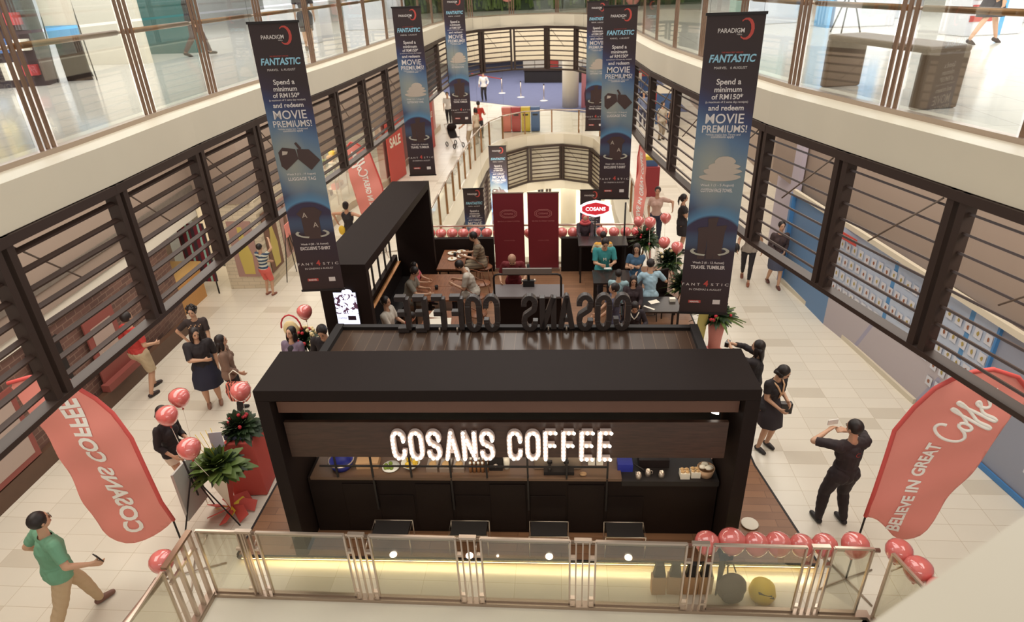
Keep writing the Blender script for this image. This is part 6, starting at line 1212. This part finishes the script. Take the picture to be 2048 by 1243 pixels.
t = thing('seat_row', 'dark red and black cinema seats beside the white column', 'seats', (2.6, 43, .02)); [obj('seat', MB().b2((-.9+.62*k, -.3, 0), (-.4+.62*k, .3, .5)).b2((-.9+.62*k, .2, .5), (-.4+.62*k, .32, 1.1)), 'maroon_vinyl' if k % 2 else 'matt_black', t, .03) for k in range(4)]
t = thing('road_barrier', 'red and white barrier at the far end of the carpet', 'barrier', (-.2, 58, .02)); [obj('block', MB().b2((-3+1.0*k, -.3, 0), (-2.03+1.0*k, .3, .8)), 'banner_red' if k == 2 else 'print_white', t, .02) for k in range(6)]
for i, (x, y) in enumerate(((3.9, 38.5), (4.7, 40.2), (5.4, 34.0))): t = thing('promo_stand', f'blue and white promotion stand behind the hoarding side louvres, {ordw[i]} of three', 'stand', (x, y, 0)); obj('panel', MB().b2((-.6, -.05, 0), (.6, .05, 1.9)), 'bin_blue', t); obj('header', MB().b2((-.62, -.07, 1.5), (.62, -.05, 1.9)), 'print_white' if i != 1 else 'banner_red', t); obj('shelf', MB().b2((-.5, -.35, .6), (.5, -.05, .65)), 'print_white', t)
# ---------------------------------------------------------------- upper gallery
t = thing('gallery_bench', 'brown U-shaped bench standing behind the gallery glass near the striding woman', 'bench', (4.20, 9.10, 5.42), .217)
mat('taupe_leather', (126, 106, 88), .5, noise_amt=.04)
obj('seat_top', MB().b2((-.28, -.98, .62), (.28, .98, .70)), 'taupe_leather', t, .03)
for y in (-.98, .86): obj('end_panel', MB().b2((-.28, y, 0), (.28, y+.12, .64)), 'taupe_leather', t, .03)
t = thing('camera_tripod', 'black tripod standing on the upper gallery beyond the benches', 'tripod', (7.1, 18.1, 5.42)); [obj('leg', MB().cyl((0, 0, 1.1), (.4*math.cos(a), .4*math.sin(a), 0), .018, seg=6), 'matt_black', t) for a in (0, 2.1, 4.2)]; obj('head', MB().box((0, 0, 1.2), (.14, .2, .16)), 'matt_black', t)
mat('stand_white', (232, 232, 236), .4)
t = thing('exhibition_counter', 'white counter with red and blue stripes behind the striding woman', 'counter', (9.6, 16.8, 5.42), .2); obj('body', MB().b2((-.7, -.4, 0), (.7, .4, 1.0)), 'stand_white', t, .02); obj('blue_stripe', MB().b2((.1, -.41, 0), (.2, -.40, .95)), mat('light_blue', (110, 180, 230), .5), t); [obj('red_shelf', MB().b2((-.65, -.42, .3+.22*k), (-.1, -.40, .42+.22*k)), 'banner_red', t) for k in range(3)]
struct('wall_upper_right', MB().b2((16, 2, 5.42), (16.3, 34, 9)), mat('cool_white_wall', (214, 218, 226), .5)); struct('wall_upper_left', MB().b2((-17.3, 18.8, 5.42), (-17, 40, 9)), 'cool_white_wall')
for i, (x, y, c_, l) in enumerate(((8.2, 20.5, 'light_blue', 'pale blue'), (9.5, 23, 'stand_white', 'white'), (6.2, 22.5, 'mint_bag', 'mint green'), (11.5, 20, 'stand_white', 'second white'))):
    t = thing('exhibition_booth', f'{l} exhibition booth on the upper gallery, hoarding side', 'booth', (x, y, 5.42), .1*i); obj('back_wall', MB().b2((-1, 0, 0), (1, .08, 2.4)), c_, t); obj('counter', MB().b2((-.8, -.8, 0), (.8, -.4, .95)), 'stand_white', t, .02); obj('side_wall', MB().b2((-1, -.9, 0), (-.92, 0, 2.4)), c_, t)
struct('wall_upper_cream', MB().b2((-12.2, 16.0, 5.42), (-10.0, 16.2, 9)), 'white_plaster')
struct('wall_upper_teal', MB().b2((-12, 18.4, 5.42), (-9.9, 18.6, 9)), mat('teal_wall', (44, 100, 100), .4))
t = thing('poster_easel', 'white notice poster on an easel on the upper gallery beside the shop', 'easel', (-9.75, 13.1, 5.42), .25); obj('sheet', MB().b2((-.30, -.02, .75), (.30, 0, 2.1)), 'print_white', t); [obj('leg', MB().cyl((x, .02, 1.6), (x*1.3, y, 0), .012, seg=6), 'matt_black', t) for x, y in ((-.28, -.1), (.28, -.1), (0, .7))]; m = MB(); add_text(m, 'NOTICE', wallM((0, -.025, 1.9), (1, 0, 0)), width=.45, bold=.02) ; m.box((0, -.024, 1.6), (.5, .004, .12)); obj('print', m, mat('brick_orange_ink', (196, 110, 70), .6), t); m = MB(); m.box((0, -.03, .92), (.58, .012, .22)); obj('blue_footer', m, 'light_blue', t); obj('dark_panel', MB().b2((-.24, .03, .0), (.24, .05, .74)), 'black_laminate', t)
t = thing('shop_rack', 'crowded dark shop rack with coloured goods on the upper gallery', 'rack', (-11.6, 12.3, 5.42), .35); obj('frame', MB().b2((-1.6, -.3, 0), (1.6, .3, 2.4)), mat('dark_rack', (74, 58, 58), .6), t); rr = random.Random(4)
for k in range(5):
    for j in range(9): obj('goods', MB().box((-1.4+.35*j, -.36, .3+.45*k), (.24, .14, rr.uniform(.15, .34))), ('bin_red', 'bin_blue', 'print_white', 'petal_yellow', 'poster_mauve', 'matt_black')[rr.randrange(6)], t)
for i, (x, y, c_, l) in enumerate(((-8.0, 21, 'stand_white', 'white'), (-9.5, 25, 'light_blue', 'pale blue'), (-7.0, 26, 'stand_white', 'second white'), (-7.6, 30, 'stand_white', 'third white'))):
    t = thing('exhibition_booth', f'{l} exhibition booth on the upper gallery, brick side', 'booth', (x, y, 5.42), -.1*i); obj('back_wall', MB().b2((-1, 0, 0), (1, .08, 2.4)), c_, t); obj('counter', MB().b2((-.8, -.8, 0), (.8, -.4, .95)), 'stand_white', t, .02)
gm = at_z(foliage(41, 10, .1, .1, .1, .1), 0); gw = MB(); rr = random.Random(8)
for k in range(900): x, z = rr.uniform(-8, 6), rr.uniform(0, 2.2); h_ = rr.uniform(.3, .8); dx = rr.uniform(-.1, .1); gw.add([(x, 36-rr.uniform(0, .3), 5.42+z), (x+.12, 36-rr.uniform(0, .2), 5.42+z), (x+dx+.06, 35.7, 5.42+z+h_)], [(0, 1, 2)])
o = tag(obj('green_wall', gw, 'leaf_mid'), 'hanging green leafy wall beyond the far end of the upper gallery', 'plants'); o['kind'] = 'stuff'; struct('wall_upper_far', MB().b2((-9, 36.1, 5.42), (7, 36.3, 9)), mat('dark_green_wall', (52, 66, 40), .8))
rf_ = MB(); [rf_.ball((rr.uniform(-7, 5), 35.6, 5.6+rr.uniform(0, 1.2)), (.35, .08, .3), 8, 5) for _ in range(9)]; o = tag(obj('red_blossoms', rf_, 'coral_flag'), 'coral blossoms dotted over the green leafy wall', 'flowers'); o['kind'] = 'stuff'
# printed bricks of the old phone box on the brick wall
t = thing('wall_mural', 'red phone box mural painted on the brick wall behind the man in red', 'mural', (-8.60, 9.95, .33), PI/2); m = MB(); m.b2((-.42, -.03, 0), (.42, .0, 1.5)); obj('frame', m, mat('mural_red', (140, 74, 66), .6), t); m = MB(); m.b2((-.28, -.035, .42), (.28, -.03, 1.22)); obj('window', m, mat('mural_grey', (176, 156, 144), .6), t); obj('hearth', MB().b2((-.5, -.16, 0), (.5, 0, .14)), 'mural_red', t); m = MB(); add_text(m, 'TEL', wallM((0, -.04, .8), (1, 0, 0)), width=.16); obj('lettering', m, 'matt_black', t)
t = thing('wall_mural', 'dark framed window painted on the brick wall behind the large flag', 'mural', (-8.52, 7.2, .35), PI/2); obj('frame', MB().b2((-.5, -.03, 0), (.5, 0, 1.3)), 'mural_red', t); obj('pane', MB().b2((-.4, -.035, .1), (.4, -.03, 1.2)), 'mural_grey', t)
t = thing('wall_mural', 'black stepped window shape painted on the brick wall', 'mural', (-8.55, 8.55, .5), PI/2); obj('pane', MB().b2((-.35, -.03, 0), (.35, 0, 1.4)), 'matt_black', t)
